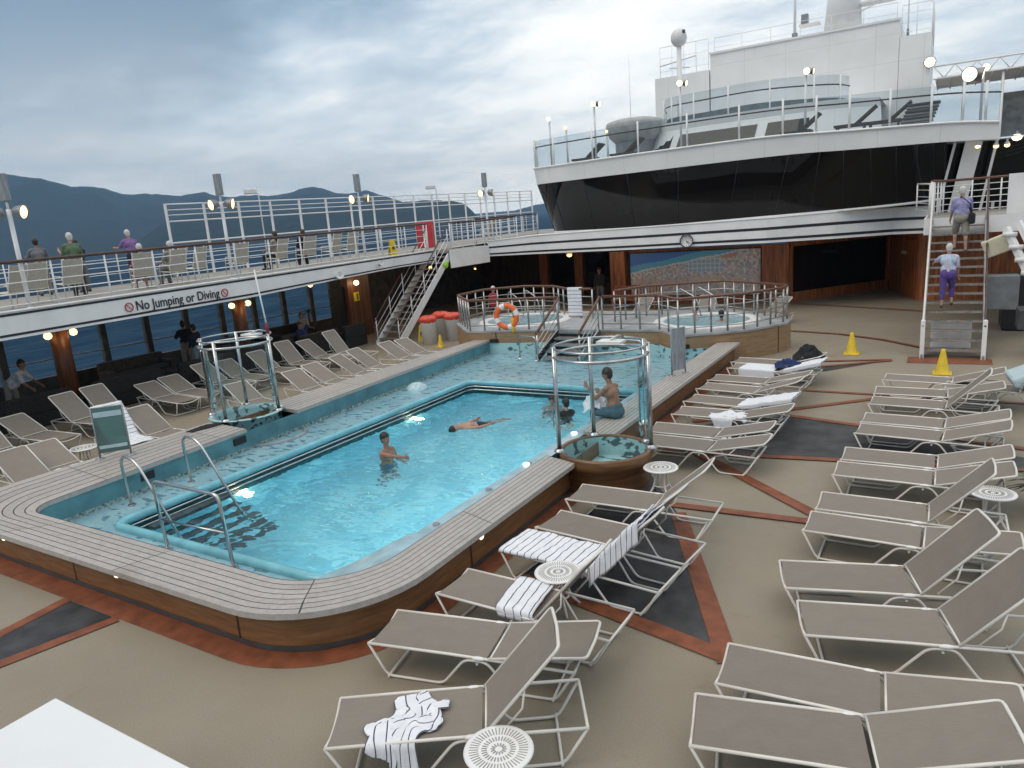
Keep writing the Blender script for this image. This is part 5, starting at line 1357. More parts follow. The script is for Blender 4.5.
for i, (k, x, y, yw, a) in enumerate(OT):
    lounger(k, x, y, yw, a, f'taupe lounger with {how(a)} back, {ORD[i]} from the camera in the outer port row', GO)
IT = [('I0', -14.1, 6.0, 179, 28), ('I1', -14.4, 6.65, 177, 22), ('I2', -14.9, 8.2, 172, 46), ('I3', -14.6, 8.85, 180, 33), ('I4', -14.9, 11.6, 168, 24), ('I5', -14.35, 13.05, 172, 26), ('I6', -14.45, 13.95, 179, 28), ('I7', -14.35, 14.95, 190, 33), ('I8', -14.5, 15.8, 186, 34), ('I9', -14.45, 17.15, 180, 30), ('I10', -14.5, 17.95, 174, 27)]
IX = {'I0': ', towel on its foot', 'I2': ', draped with a striped towel', 'I4': ' behind the shower'}
for i, (k, x, y, yw, a) in enumerate(IT):
    lounger(k, x, y, yw, a, f'taupe lounger with {how(a)} back, {ORD[i]} along the port coping' + IX.get(k, ''), GI)
for k, x, y, yw, a, lb in [('W1', -5.3, 26.4, 60, 35, 'nearest one behind the right whirlpool'), ('W2', -7.6, 26.3, 95, 42, 'middle one behind the right whirlpool'), ('W3', -10.2, 26.2, 80, 40, 'behind the whirlpool steps')]:
    lounger(k, x, y, yw, a, f'taupe lounger with {how(a)} back, {lb}', 'loungers behind the whirlpools')
# extra lounger under the pale cushion
lounger('R14', 1.35, 16.6, -4, 26, 'taupe sling lounger at the right edge of the photo under a pale blue cushion', GR)
t = tag(None or thing('padded_cushion', 'pale blue padded cushion lying on the lounger at the right edge of the photo', 'cushion', (1.72, 16.4, .86), R(6)))
mb = MB(); mb.box((0, 0, 0), (1.25, .82, .2), Matrix.Rotation(R(-24), 3, 'Y')); mb.build('pad', 'pale_blue', t, bevel=.05)
mb = MB(); mb.box((.0, -.42, .0), (1.05, .012, .02), Matrix.Rotation(R(-24), 3, 'Y')); mb.build('piping', 'pale_blue', t)

# ------------------------------------------------------------------ towels (lounger space: x along the bed, towards the head)
def towel(key, name, label, x0, x1, y0, y1, m='towel_stripe', over=(0, 0), wr=.018, seed=0, lift=.018, pitch=.9, skew=0., parts=None):
    hx, hy, yaw, ang = LOUNGE[key]; rz = R(yaw)
    t = thing(name, label, 'towel', (hx, hy, 0), rz)
    mb = MB(); nx = max(8, int((x1 - x0) / .025)); ny = max(8, int((y1 - y0 + over[0] + over[1]) / .03))
    vs = []; uv = []; ca, sa = cos(R(ang)), sin(R(ang)); L = (y1 - y0) + over[0] + over[1]
    for i in range(nx + 1):
        u = x0 + (x1 - x0) * i / nx
        for j in range(ny + 1):
            w = -over[0] + L * j / ny; y = y0 + min(max(w, 0), y1 - y0); drop = max(0, -w) + max(0, w - (y1 - y0))
            s = u + skew * (j / ny - .5)
            q = Vector((s * 7 + seed * 3.1, w * 6, seed))
            n_ = noise.noise(q) * .6 + noise.noise(q * 2.3) * .4
            f = abs(noise.noise(Vector((s * 3.5, w * 1.4 + seed, 4)))) * .9
            h = lift + wr * (1 + n_) + wr * 1.6 * f
            if s <= 0: p = Vector((s, 0, .372 + h))
            else: p = Vector((s * ca - h * sa, 0, .37 + s * sa + h * ca))
            yy = y + (.018 + .03 * drop * (1 + n_)) * (-1 if w < 0 else 1 if w > y1 - y0 else 0)
            p.y = yy; p.z -= drop * .97
            if drop > 0: p.x += .03 * n_
            vs.append(p); uv.append((u * pitch, w))
    k = ny + 1; fs = []; us = []
    for i in range(nx):
        for j in range(ny):
            a = i * k + j; f = (a, a + k, a + k + 1, a + 1); fs.append(f); us.append([uv[q] for q in f])
    mb.add(vs, fs, 0, True, us)
    o = mb.build('cloth', m, t); sd_ = o.modifiers.new('thick', 'SOLIDIFY'); sd_.thickness = .012; sd_.offset = -1
    return t
def crumple(loc, rz, name, label, rx, ry, hgt, m, seed, tail=None, pitch=.9, cat='towel'):
    t = thing(name, label, cat, loc, rz)
    mb = MB(); n = 46; vs = []; uv = []
    for i in range(n + 1):
        for j in range(n + 1):
            u, v = 2 * i / n - 1, 2 * j / n - 1
            r = sqrt(u * u + v * v) / 1.2; a = atan2(v, u)
            edge = 1 + .22 * noise.noise(Vector((cos(a) * 1.6 + seed, sin(a) * 1.6, 2)))
            q = Vector((u * 2.2 + seed, v * 2.2, seed * .7))
            fold = 1 - abs(noise.noise(q)) * 2.2; fold2 = 1 - abs(noise.noise(q * 1.7 + Vector((3, 1, 0)))) * 2
            base = max(0, 1 - r ** 2.2)
            z = hgt * (base * (.55 + .45 * fold) + .28 * base * fold2)
            x, y = u * rx * edge, v * ry * edge
            if tail:
                # the part beyond the near rail hangs down
                d = -(y - tail)
                if d > 0: z = z * .5 - d * 1.9; y = tail - d * .22; x = x * max(.45, 1 - 2.2 * d) + .06 * min(1, d * 8)
            vs.append((x + .02 * noise.noise(q * 3), y, max(-.33, z)))
            uv.append((u * pitch + .12 * noise.noise(q * 1.5), v))
    k = n + 1; fs = []; us = []
    for i in range(n):
        for j in range(n):
            a = i * k + j; f = (a, a + k, a + k + 1, a + 1); fs.append(f); us.append([uv[q] for q in f])
    mb.add(vs, fs, 0, True, us)
    o = mb.build('cloth', m, t); sd_ = o.modifiers.new('thick', 'SOLIDIFY'); sd_.thickness = .01; sd_.offset = -1
    return t
import numpy as np
def cloth_heap(bed, name, label, cx, cy, w, l, squeeze, m, seed, hang=.0, pitch=.9, cat='towel', rot=0., zb=.372, tall=.25, n=44, steps=170):
    """a small cloth simulation: a crumpled sheet dropped on the lounger and left to settle"""
    hx, hy, yaw, ang = LOUNGE[bed]
    rg = np.random.default_rng(seed)
    u, v = np.meshgrid(np.linspace(-.5, .5, n), np.linspace(-.5, .5, n), indexing='ij')
    X = u * w * squeeze[0]; Y = v * l * squeeze[1]
    ph = rg.uniform(0, 6.28, 6)
    Z = tall * (.5 + .25 * np.sin(u * 9 + v * 3 + ph[0]) + .22 * np.sin(v * 8 - u * 5 + ph[1]) + .12 * np.sin(u * 17 + ph[2]) + .12 * np.sin(v * 15 + 6 * u + ph[3]))
    X = X + .04 * np.sin(v * 7 + ph[4]); Y = Y + .04 * np.sin(u * 8 + ph[5])
    c, s_ = cos(rot), sin(rot)
    P = np.stack([cx + c * X - s_ * Y, cy + s_ * X + c * Y - hang, zb + .02 + Z], -1); V = np.zeros_like(P)
    sx, sy = w / (n - 1), l / (n - 1)
    cons = [(1, 0, sx, .5), (0, 1, sy, .5), (1, 1, hypot(sx, sy), .3), (2, 0, 2 * sx, .12), (0, 2, 2 * sy, .12), (4, 0, 4 * sx, .04), (0, 4, 4 * sy, .04)]
    dt = .02
    for it in range(steps):
        V[..., 2] -= 9.8 * dt; V *= .96; Q = P + V * dt
        for k in range(6):
            for du, dv, L, st in cons:
                A = Q[:n - du, :n - dv]; B = Q[du:, dv:]; D = B - A; d = np.linalg.norm(D, axis=-1, keepdims=True) + 1e-9
                corr = st * .5 * (d - L) / d * D
                if du + dv > 1 and not (du and dv): corr = np.where(d < L * .75, corr, 0)
                Q[:n - du, :n - dv] += corr; Q[du:, dv:] -= corr
            on = (np.abs(Q[..., 1]) < .325)
            low = on & (Q[..., 2] < zb + .008) & (Q[..., 2] > zb - .16)
            Q[..., 2] = np.where(low, zb + .008, Q[..., 2]); Q[..., 2] = np.maximum(Q[..., 2], .012)
            # keep the hanging part outside the side rail
            side = (Q[..., 2] < zb - .0) & (np.abs(Q[..., 1]) < .33) & ~low
            Q[..., 1] = np.where(side, np.sign(Q[..., 1] + 1e-6) * .33, Q[..., 1])
        fr = low[..., None] * np.array([.85, .85, 0])
        Q = Q - (Q - P) * fr
        V = np.clip((Q - P) / dt, -2.5, 2.5); P = Q
    t = thing(name, label, cat, (hx, hy, 0), R(yaw))
    mb = MB(); vs = [tuple(p) for p in P.reshape(-1, 3)]; uv = [((u[i, j] + .5) * w * pitch, v[i, j] * l) for i in range(n) for j in range(n)]
    fs = [(i * n + j, (i + 1) * n + j, (i + 1) * n + j + 1, i * n + j + 1) for i in range(n - 1) for j in range(n - 1)]
    mb.add(vs, fs, 0, True, [[uv[q] for q in f] for f in fs])
    o = mb.build('cloth', m, t)
    sd_ = o.modifiers.new('thick', 'SOLIDIFY'); sd_.thickness = .009; sd_.offset = 1
    ss_ = o.modifiers.new('sub', 'SUBSURF'); ss_.levels = 1; ss_.render_levels = 1
    return t
def onbed(key, x, y, z=.375):
    hx, hy, yaw, ang = LOUNGE[key]; c, s = cos(R(yaw)), sin(R(yaw)); return (hx + x * c - y * s, hy + x * s + y * c, z)
cloth_heap('L0', 'crumpled_towel', 'crumpled navy striped white towel on the nearest lounger, one end hanging over its side', -.62, .0, .72, 1.05, (.5, .5), 'towel_stripe', 5, hang=.07, rot=R(-25), tall=.32)
towel('L2', 'folded_towel', 'folded striped towel laid across the lounger with the raised back', -.5, -.06, -.3, .3, over=(.12, 0), wr=.02, seed=5, lift=.03, skew=-.1)
towel('L3', 'long_towel', 'long striped towel covering a whole lounger and hanging over its raised back', -1.27, .96, -.31, .31, over=(.05, .03), wr=.022, seed=8)
towel('L3', 'draped_towel', 'second striped towel bunched over the top of the same raised back', .08, 1.0, -.33, .1, over=(.27, 0), wr=.035, seed=12, lift=.04)
cloth_heap('L8', 'bunched_towel', 'white bunched towel in the middle of a lounger beyond the shower', -.16, -.03, .9, 1.2, (.5, .36), 'towel_white', 9, hang=.08, rot=R(-60), tall=.35)
towel('L9', 'white_towel', 'white towel spread over the low back of a lounger beyond the bunched towel', -.1, .98, -.3, .28, 'towel_white', over=(.1, 0), wr=.02, seed=14, lift=.012)
towel('L12', 'white_towel', 'white towel hanging over the front of a lounger near the whirlpool', -.95, -.1, -.31, .3, 'towel_white', over=(.2, 0), wr=.014, seed=16, lift=.008)
towel('L12', 'white_towel', 'white towel over the low back of the lounger near the whirlpool', .1, .99, -.3, .3, 'towel_white', over=(.1, 0), wr=.014, seed=18, lift=.008)
crumple(onbed('L12', .12, .05, .44), R(10), 'blue_clothes', 'small heap of dark blue clothes on the white towels near the whirlpool', .3, .2, .16, 'cloth_blue', 31, None, 1, 'clothes')
crumple(onbed('L13', .55, .05, .5), R(0), 'dark_bag', 'black bag lying on the back of the farthest starboard lounger', .34, .25, .3, 'cloth_black', 37, None, 1, 'bag')
towel('I2', 'draped_towel', 'striped towel draped from head to seat behind the green notice board', -.75, .98, -.31, .31, over=(.04, .04), wr=.02, seed=24)
towel('I0', 'flat_towel', 'white towel with blue marks lying on the foot of the nearest port lounger', -1.3, -.6, -.31, .31, 'towel_white', wr=.02, seed=26)
t = towel('I1', 'flat_towel', 'white towel with a red cloth on it spread over a lounger by the port coping', -1.4, -.35, -.34, .31, 'towel_white', over=(.15, 0), wr=.025, seed=28, lift=.02)
crumple(onbed('I1', -.72, .0, .42), R(20), 'red_cloth', 'small red cloth on the white towel by the port coping', .16, .09, .03, 'towel_red', 41, None, 1, 'cloth')
crumple(onbed('I0', -1.1, .05, .42), R(40), 'blue_cloth', 'pale blue cloth on the towel at the left edge of the photo', .22, .14, .05, 'towel_blue', 43, None, 1, 'cloth')
crumple((-13.2, 9.0, ZC), R(80), 'black_garment', 'flat black garment on the port coping beside the striped towel', .34, .12, .05, 'cloth_black', 45, None, 1, 'clothes')
t = thing('hanging_towel', 'striped white towel hanging over the railing behind the whirlpool steps', 'towel', (-11.0, 22.42, 1.86))
mb = MB(); A = []; n = 24; vs = []; uv = []
for i in range(n + 1):
    for j in range(13):
        f = i / n; x = -.27 + .54 * j / 12
        if f < .8: p = (x, -.055 - .02 * noise.noise(Vector((x * 6, f * 3, 1))), .04 - 1.0 * (1 - f / .8))
        else: p = (x, -.055 + .11 * (f - .8) / .2, .045)
        vs.append(p); uv.append((f * .9, x))
fs = [(i * 13 + j, i * 13 + j + 1, (i + 1) * 13 + j + 1, (i + 1) * 13 + j) for i in range(n) for j in range(12)]
mb.add(vs, fs, 0, True, [[uv[q] for q in f] for f in fs]); o = mb.build('cloth', 'towel_stripe', t); o.modifiers.new('thick', 'SOLIDIFY').thickness = .015

# ------------------------------------------------------------------ round side tables
def table(x, y, label, s=1.):
    t = thing('side_table', label, 'table', (x, y, 0), 0, 'round white side tables')
    mb = MB(); mb.lathe([(.001, .425), (.24, .425), (.262, .432), (.268, .442), (.262, .452), (.245, .453), (.001, .449)], 40); mb.build('table_top', 'white_plastic', t)
    for r0, r1, n in ((.155, .225, 48), (.09, .13, 30), (.03, .06, 14)):
        mb = MB()
        for k in range(n):
            a = 2 * pi * k / n; mb.bar((r0 * cos(a), r0 * sin(a), .4525), (r1 * cos(a), r1 * sin(a), .4535), .0075, .003)
        mb.build('slot_ring', 'slot_grey', t)
    for k in range(4):
        a = R(45 + 90 * k); c, s_ = cos(a), sin(a)
        mb = MB(); mb.tube(rounded([(c * .08, s_ * .08, .425), (c * .1, s_ * .1, .28), (c * .12, s_ * .12, .15), (c * .24, s_ * .24, .0)], .06, 4), .016, 8); mb.build('leg', 'white_tube', t)
    mb = MB(); mb.lathe([(.1, .15), (.12, .16), (.1, .17)], 20); mb.build('leg_ring', 'white_tube', t)
for x, y, lb in [(-2.7, 3.78, 'round white slotted side table at the bottom of the photo beside the crumpled towel'), (-3.55, 6.42, 'round white side table between the folded towel and the towel covered lounger'), (-3.61, 10.0, 'round white side table beside the wooden base of the starboard shower'),
                 (.66, 10.44, 'round white side table at the right edge between two pairs of loungers'), (-14.95, 7.38, 'round white side table behind the green notice board on the port side'), (-15.6, 14.6, 'round white side table between the two port rows of loungers'), (-16.3, 9.0, 'round white side table between port loungers behind the striped towel')]:
    table(x, y, lb)

# ------------------------------------------------------------------ promenade chairs
def make_chair(loc, rz, label):
    t = thing('deck_chair', label, 'chair', loc, rz, 'sling chairs on the promenade')
    mb = MB(); mb.box((0, 0, .4), (.5, .5, .02), Matrix.Rotation(R(4), 3, 'X')); mb.build('seat', 'cream', t)
    mb = MB(); mb.box((0, -.34, .72), (.5, .02, .66), Matrix.Rotation(R(16), 3, 'X')); mb.build('backrest', 'chair_sling', t)
    for s in (-1, 1):
        mb = MB(); mb.tube(rounded([(s * .27, .28, 0), (s * .27, .22, .62), (s * .27, -.25, .6), (s * .27, -.3, .0)], .06), .013, 6); mb.build('side_frame', 'white_tube', t)
        mb = MB(); mb.tube([(s * .26, .25, .42), (s * .26, -.24, .38), (s * .26, -.44, 1.06)], .013, 6); mb.build('back_post', 'white_tube', t)
    return t
ch = None
CH = [(-19.5, 8.7, 110, 'nearest promenade chair at the left edge of the photo'), (-20.3, 9.6, 95, 'promenade chair behind the dark haired boy'), (-20.6, 10.7, 88, 'promenade chair behind the woman in green'), (-20.2, 12.6, 70, 'promenade chair of the seated person in pink'), (-20.2, 13.6, 90, 'promenade chair with the white haired head above its back'),
      (-20.6, 14.6, 100, 'empty promenade chair under the first wind screen post'), (-20.5, 16.2, 85, 'empty promenade chair beside the second flood light post'), (-20.6, 18.0, 95, 'promenade chair of the dark haired woman'), (-20.6, 19.4, 80, 'promenade chair of the person in black'), (-20.7, 20.8, 98, 'front chair of the empty pair past the seated couple'), (-20.7, 21.8, 82, 'rear chair of the empty pair past the seated couple'), (-20.6, 32.0, 95, 'single far promenade chair beyond the port stairs'), (-22.6, 15.3, 110, 'outboard promenade chair near the start of the wind screen')]
for x, y, a, lb in CH:
    loc = (x, y, zd(y)); rz = R(a)
    if ch is None: ch = make_chair(loc, rz, 'white framed sling chair, ' + lb)
    else: dup(ch, loc, rz, 'white framed sling chair, ' + lb)
# ------------------------------------------------------------------ people: one continuous remeshed body, clothes and hair as parts
def capsule(mb, a, b, ra, rb, n=14, sx=1.):
    a, b = Vector(a), Vector(b); d = b - a; L = d.length
    q = (d if L > 1e-5 else Vector((0, 0, 1))).to_track_quat('Z', 'Y').to_matrix()
    prof = [(ra * sin(pi / 2 * k / 4), -ra * cos(pi / 2 * k / 4)) for k in range(5)] + [(rb * cos(pi / 2 * k / 4), L + rb * sin(pi / 2 * k / 4)) for k in range(5)]
    prof[0] = (.0005, -ra); prof[-1] = (.0005, L + rb)
    mb.lathe(prof, n, a, M=q)
    o = len(mb.v) - n * len(prof)
    mb.f.append(tuple(o + j for j in range(n - 1, -1, -1))); mb.m.append(0); mb.s.append(True)
    mb.f.append(tuple(o + (len(prof) - 1) * n + j for j in range(n))); mb.m.append(0); mb.s.append(True)
def ellip(mb, c, r, sc, M=None): mb.sphere(c, r, 16, 12, sc=sc, M=M)
def fuse(mb, name, m, parent, vox, extra=None, smooth=3):
    tmp = mb.build(name, m)
    rm = tmp.modifiers.new('r', 'REMESH'); rm.mode = 'VOXEL'; rm.voxel_size = vox; rm.use_smooth_shade = True
    s = tmp.modifiers.new('s', 'SMOOTH'); s.iterations = smooth; s.factor = .5
    dg = bpy.context.evaluated_depsgraph_get(); me = bpy.data.meshes.new_from_object(tmp.evaluated_get(dg))
    old = tmp.data; bpy.data.objects.remove(tmp); bpy.data.meshes.remove(old)
    if extra is not None:
        e = extra.build(name, m); bm = bmesh.new(); bm.from_mesh(me); bm.from_mesh(e.data); bm.to_mesh(me); bm.free()
        eo = e.data; bpy.data.objects.remove(e); bpy.data.meshes.remove(eo)
        me.polygons.foreach_set('use_smooth', [True] * len(me.polygons))
    me.name = name; me.materials.clear(); me.materials.append(MATS[m])
    o = bpy.data.objects.new(name, me); COL.objects.link(o); o.parent = parent
    return o
def dirv(p, ab, s):   # p: degrees forward from hanging straight down, ab: degrees outwards
    p, ab = R(p), R(ab); return Vector((s * sin(ab), sin(p) * cos(ab), -cos(p) * cos(ab)))
def person(label, loc, rz, pose, clothes, hair='hair_dark', skin='skin', hgt=1.68, hairstyle='short', tilt=None, group=None, build=1.0, root_z=None):
    """faces +Y; pose: lean, head, arms [(pitch, out, elbow)], legs [(pitch, out, knee)]"""
    t = thing('person', label, 'person', loc, rz, group)
    k = hgt / 1.7; g = build
    legs = pose['legs']; arms = pose['arms']; lean = R(pose.get('lean', 0))
    up = Vector((0, sin(lean), cos(lean))); fw = Vector((0, cos(lean), -sin(lean)))
    J = {}
    low = 0
    for s, (p, ab, kn) in zip((-1, 1), legs):
        hip = Vector((s * .088, 0, 0)); knee = hip + dirv(p, ab, s) * .43; ank = knee + dirv(p - kn, ab * .4, s) * .42
        J[('hip', s)], J[('knee', s)], J[('ank', s)] = hip, knee, ank; low = min(low, ank.z - .07)
    z0 = -low if root_z is None else root_z / k
    W = lambda v: (v + Vector((0, 0, z0))) * k
    neck = up * .52; chest = up * .36; waist = up * .14
    hp = R(pose.get('lean', 0) * .5 + pose.get('head', 0)); hup = Vector((0, sin(hp), cos(hp))); hfw = Vector((0, cos(hp), -sin(hp)))
    turn = Matrix.Rotation(R(pose.get('turn', 0)), 3, hup); hfw = turn @ hfw; hside = hfw.cross(hup)
    head = neck + hup * .19
    mb = MB(); seg = []
    def cap(a, b, ra, rb): capsule(mb, W(a), W(b), ra * k, rb * k)
    cap(Vector((-.07, 0, .01)), Vector((.07, 0, .01)), .1 * g, .1 * g)
    cap(Vector((-.05, -.02, -.01)) , Vector((.05, -.02, -.01)), .11 * g, .11 * g)
    cap(waist + Vector((-.055, 0, 0)), waist + Vector((.055, 0, 0)), .095 * g, .095 * g)
    cap(Vector((0, 0, .03)), chest, .11 * g, .12 * g)
    cap(chest + Vector((-.075, 0, 0)), chest + Vector((.075, 0, 0)), .105 * g, .105 * g)
    cap(up * .46 + Vector((-.12, 0, 0)), up * .46 + Vector((.12, 0, 0)), .066, .066)
    cap(neck, neck + hup * .1, .055, .05)
    extra = MB()
    hands = {}
    for s, (p, ab, el) in zip((-1, 1), arms):
        sh = up * .455 + Vector((s * .175, 0, 0)); e = sh + (Matrix.Rotation(-lean * .0, 3, 'X') @ dirv(p, ab, s)) * .28
        fd = dirv(p + el, ab * .5 if el < 100 else -ab, s); w = e + fd * .24
        J[('sh', s)], J[('el', s)], J[('wr', s)] = sh, e, w
        cap(sh, e, .05 * g, .04); cap(e, w, .038, .027)
        # hand: palm, thumb and four fingers
        side = fd.cross(Vector((s * 1., 0, 0)));
        if side.length < .2: side = fd.cross(Vector((0, 0, 1)))
        side.normalize(); nrm = fd.cross(side).normalized()
        palm = w + fd * .085
        cap(w, w + fd * .04, .026, .03); cap(w + fd * .05 - side * .018, palm - side * .02, .017, .015); cap(w + fd * .05 + side * .018, palm + side * .02, .017, .015)
        for f in range(4):
            o0 = palm + side * (-.03 + .02 * f); ln = (.062, .076, .072, .055)[f]
            m1 = o0 + (fd * .92 + nrm * .3 * -s).normalized() * ln * .55; m2 = m1 + (fd * .7 + nrm * .7 * -s).normalized() * ln * .5
            capsule(extra, W(o0 - fd * .015), W(m1), .009 * k, .0085 * k, 8); capsule(extra, W(m1), W(m2), .0085 * k, .007 * k, 8)
        th = w + fd * .035 - side * .028; m1 = th + (fd * .6 - side * .75).normalized() * .035; m2 = m1 + (fd * .9 - side * .2).normalized() * .03
        capsule(extra, W(th), W(m1), .011 * k, .0095 * k, 8); capsule(extra, W(m1), W(m2), .0095 * k, .008 * k, 8)
    for s in (-1, 1):
        hip, knee, ank = J[('hip', s)], J[('knee', s)], J[('ank', s)]
        cap(hip, knee, .083 * g, .054); cap(knee, ank, .052, .036)
        cap(knee + (ank - knee) * .28 + Vector((0, -.012, 0)), knee + (ank - knee) * .4 + Vector((0, -.012, 0)), .05, .045)
        ft = Vector((0, 1, 0)) if not pose.get('point') else (ank - knee).normalized()
        cap(ank + Vector((0, -.035, -.04)) if not pose.get('point') else ank, ank + ft * .15 + (Vector((0, 0, -.05)) if not pose.get('point') else Vector((0, 0, 0))), .034, .028)
    # head, jaw, nose, ears
    Mh = Matrix((hside, hfw, hup)).transposed()
    ellip(mb, W(head + hup * .015), .1 * k, (.78, .95, 1.12), Mh); ellip(mb, W(head + hfw * .022 - hup * .055), .068 * k, (.86, .95, .95), Mh)
    cap(head + hfw * .092 + hup * .012, head + hfw * .112 - hup * .022, .011, .015)
    for s in (-1, 1): ellip(mb, W(head + hside * .078 * s - hup * .008), .026 * k, (.35, .7, 1.2), Mh)
    body = fuse(mb, 'body', skin, t, .0135 * k, extra, 3)
    for s in (-1, 1):
        e = MB(); ellip(e, W(head + hfw * .086 + hside * .031 * s + hup * .018), .0105 * k, (1.2, .7, .8), Mh); e.build('eye', 'eye', t)
    e = MB(); ellip(e, W(head + hfw * .089 - hup * .056), .02 * k, (1.1, .35, .35), Mh); e.build('mouth', 'lips', t)
    # hair
    hb = MB()
    if hairstyle != 'bald':
        Mt = Mh @ Matrix.Rotation(R(18), 3, 'X')
        hb.sphere(W(head + hup * .024 - hfw * .006), .108 * k, 18, 10, sc=(.81, .98, 1.1), zmin=-.12, M=Mt)
        if hairstyle == 'long': capsule(hb, W(head - hfw * .045), W(neck - hfw * .06 - up * .02), .085 * k, .05 * k)
        else: ellip(hb, W(head - hfw * .035 - hup * .02), .08 * k, (.9, .8, 1.), Mh)
        hb.build('hair', hair, t)
    # clothes follow the body a little outside it
    def cl(name, m, caps, vox=.013):
        c = MB()
        for a, b, ra, rb in caps: capsule(c, W(a), W(b), ra * k, rb * k)
        fuse(c, name, m, t, vox * k, None, 2)
    if 'top' in clothes:
        m, sl = clothes['top']; q = .016
        caps = [(waist + Vector((-.06, 0, -.1)), waist + Vector((.06, 0, -.1)), .104 * g + q, .104 * g + q), (waist + Vector((-.06, 0, 0)), waist + Vector((.06, 0, 0)), .1 * g + q, .1 * g + q), (up * .05, chest, .11 * g + q, .12 * g + q),
                (chest + Vector((-.075, 0, 0)), chest + Vector((.075, 0, 0)), .107 * g + q, .107 * g + q), (up * .465 + Vector((-.125, 0, 0)), up * .465 + Vector((.125, 0, 0)), .068 + q, .068 + q), (neck - up * .05, neck, .062 + q * .3, .056)]
        for s in (-1, 1):
            sh, e, w = J[('sh', s)], J[('el', s)], J[('wr', s)]
            caps.append((sh, sh + (e - sh) * min(1, sl), .052 * g + q, .05 + q * .8))
            if sl > 1: caps.append((e, e + (w - e) * (sl - 1), .042 + q, .03 + q))
        cl('shirt', m, caps)
    if 'legs' in clothes:
        m, ln = clothes['legs']; q = .014
        caps = [(Vector((-.07, 0, .01)), Vector((.07, 0, .01)), .102 * g + q, .102 * g + q), (Vector((-.05, -.022, -.01)), Vector((.05, -.022, -.01)), .112 * g + q, .112 * g + q), (waist * .2 + Vector((-.05, 0, .05)), waist * .2 + Vector((.05, 0, .05)), .1 * g + q, .1 * g + q)]
        for s in (-1, 1):
            hip, knee, ank = J[('hip', s)], J[('knee', s)], J[('ank', s)]
            caps.append((hip, hip + (knee - hip) * min(1, ln), .085 * g + q, (.06 if ln >= 1 else .075) + q))
            if ln > 1: caps.append((knee, knee + (ank - knee) * (ln - 1), .058 + q, .05 + q))
        cl('trousers' if ln > 1 else 'shorts', m, caps)
    if 'shoes' in clothes:
        for s in (-1, 1):
            ank = J[('ank', s)]; c = MB(); capsule(c, W(ank + Vector((0, -.04, -.035))), W(ank + Vector((0, .155, -.048))), .045 * k, .036 * k); c.build('shoe', clothes['shoes'], t)
    if tilt is not None: t.rotation_euler = tilt
    return t
STAND = dict(lean=2, head=0, arms=[(8, 8, 10), (8, 8, 10)], legs=[(0, 3, 0), (0, 3, 0)])
RAIL = dict(lean=10, head=4, arms=[(48, 14, 45), (48, 14, 45)], legs=[(-3, 4, 0), (2, 4, 0)])
SIT = dict(lean=-12, head=8, arms=[(25, 10, 60), (25, 10, 60)], legs=[(82, 6, 85), (80, 6, 80)])
# promenade, looking out to sea (towards -X)
person('dark haired person in a grey shirt leaning on the outboard rail at the left', (-23.6, 11.55, zd(11)), R(70), RAIL, {'top': ('cloth_grey', .9), 'legs': ('cloth_khaki', 1.9), 'shoes': 'black'}, 'hair_dark', 'skin_tan', 1.68)
person('white haired woman in a green shirt standing behind a promenade chair', (-21.4, 11.4, zd(10.9)), R(75), dict(lean=3, head=6, arms=[(30, 10, 95), (22, 12, 40)], legs=[(0, 3, 0), (0, 3, 0)]), {'top': ('cloth_green', .8), 'legs': ('cloth_black', 1.95), 'shoes': 'black'}, 'hair_white', 'skin', 1.72, build=1.1)
person('person in a dark jacket partly hidden beside the woman in green', (-22.6, 12.2, zd(11.7)), R(80), RAIL, {'top': ('cloth_navy', 1.95), 'legs': ('cloth_grey', 1.95), 'shoes': 'black'}, 'hair_dark', 'skin', 1.55)
person('white haired man in a purple shirt leaning on the outboard rail', (-23.4, 14.4, zd(14.4)), R(85), RAIL, {'top': ('cloth_purple', .8), 'legs': ('cloth_navy', .9), 'shoes': 'white_plastic'}, 'hair_white', 'skin', 1.74, build=1.15)
person('seated person with a pink bag on the lap in a promenade chair', (-20.15, 12.6, zd(12.6)), R(70), SIT, {'top': ('cloth_pink', .8), 'legs': ('cloth_navy', .95), 'shoes': 'black'}, 'hair_white', 'skin', 1.62, root_z=.52)
person('white haired person seated in a promenade chair, only the head above its back', (-20.25, 13.6, zd(13.6)), R(90), SIT, {'top': ('cloth_khaki', .8), 'legs': ('cloth_grey', 1.9), 'shoes': 'black'}, 'hair_white', 'skin', 1.62, root_z=.52)
person('woman with long dark hair seated in a promenade chair', (-20.65, 18.0, zd(18)), R(95), SIT, {'top': ('cloth_khaki', .8), 'legs': ('cloth_black', 1.9), 'shoes': 'black'}, 'hair_dark', 'skin', 1.64, 'long', root_z=.54)
person('person in black seated sideways in a promenade chair', (-20.65, 19.4, zd(19.4)), R(60), SIT, {'top': ('cloth_black', 1.2), 'legs': ('cloth_black', 1.9), 'shoes': 'black'}, 'hair_brown', 'skin', 1.66, root_z=.52)
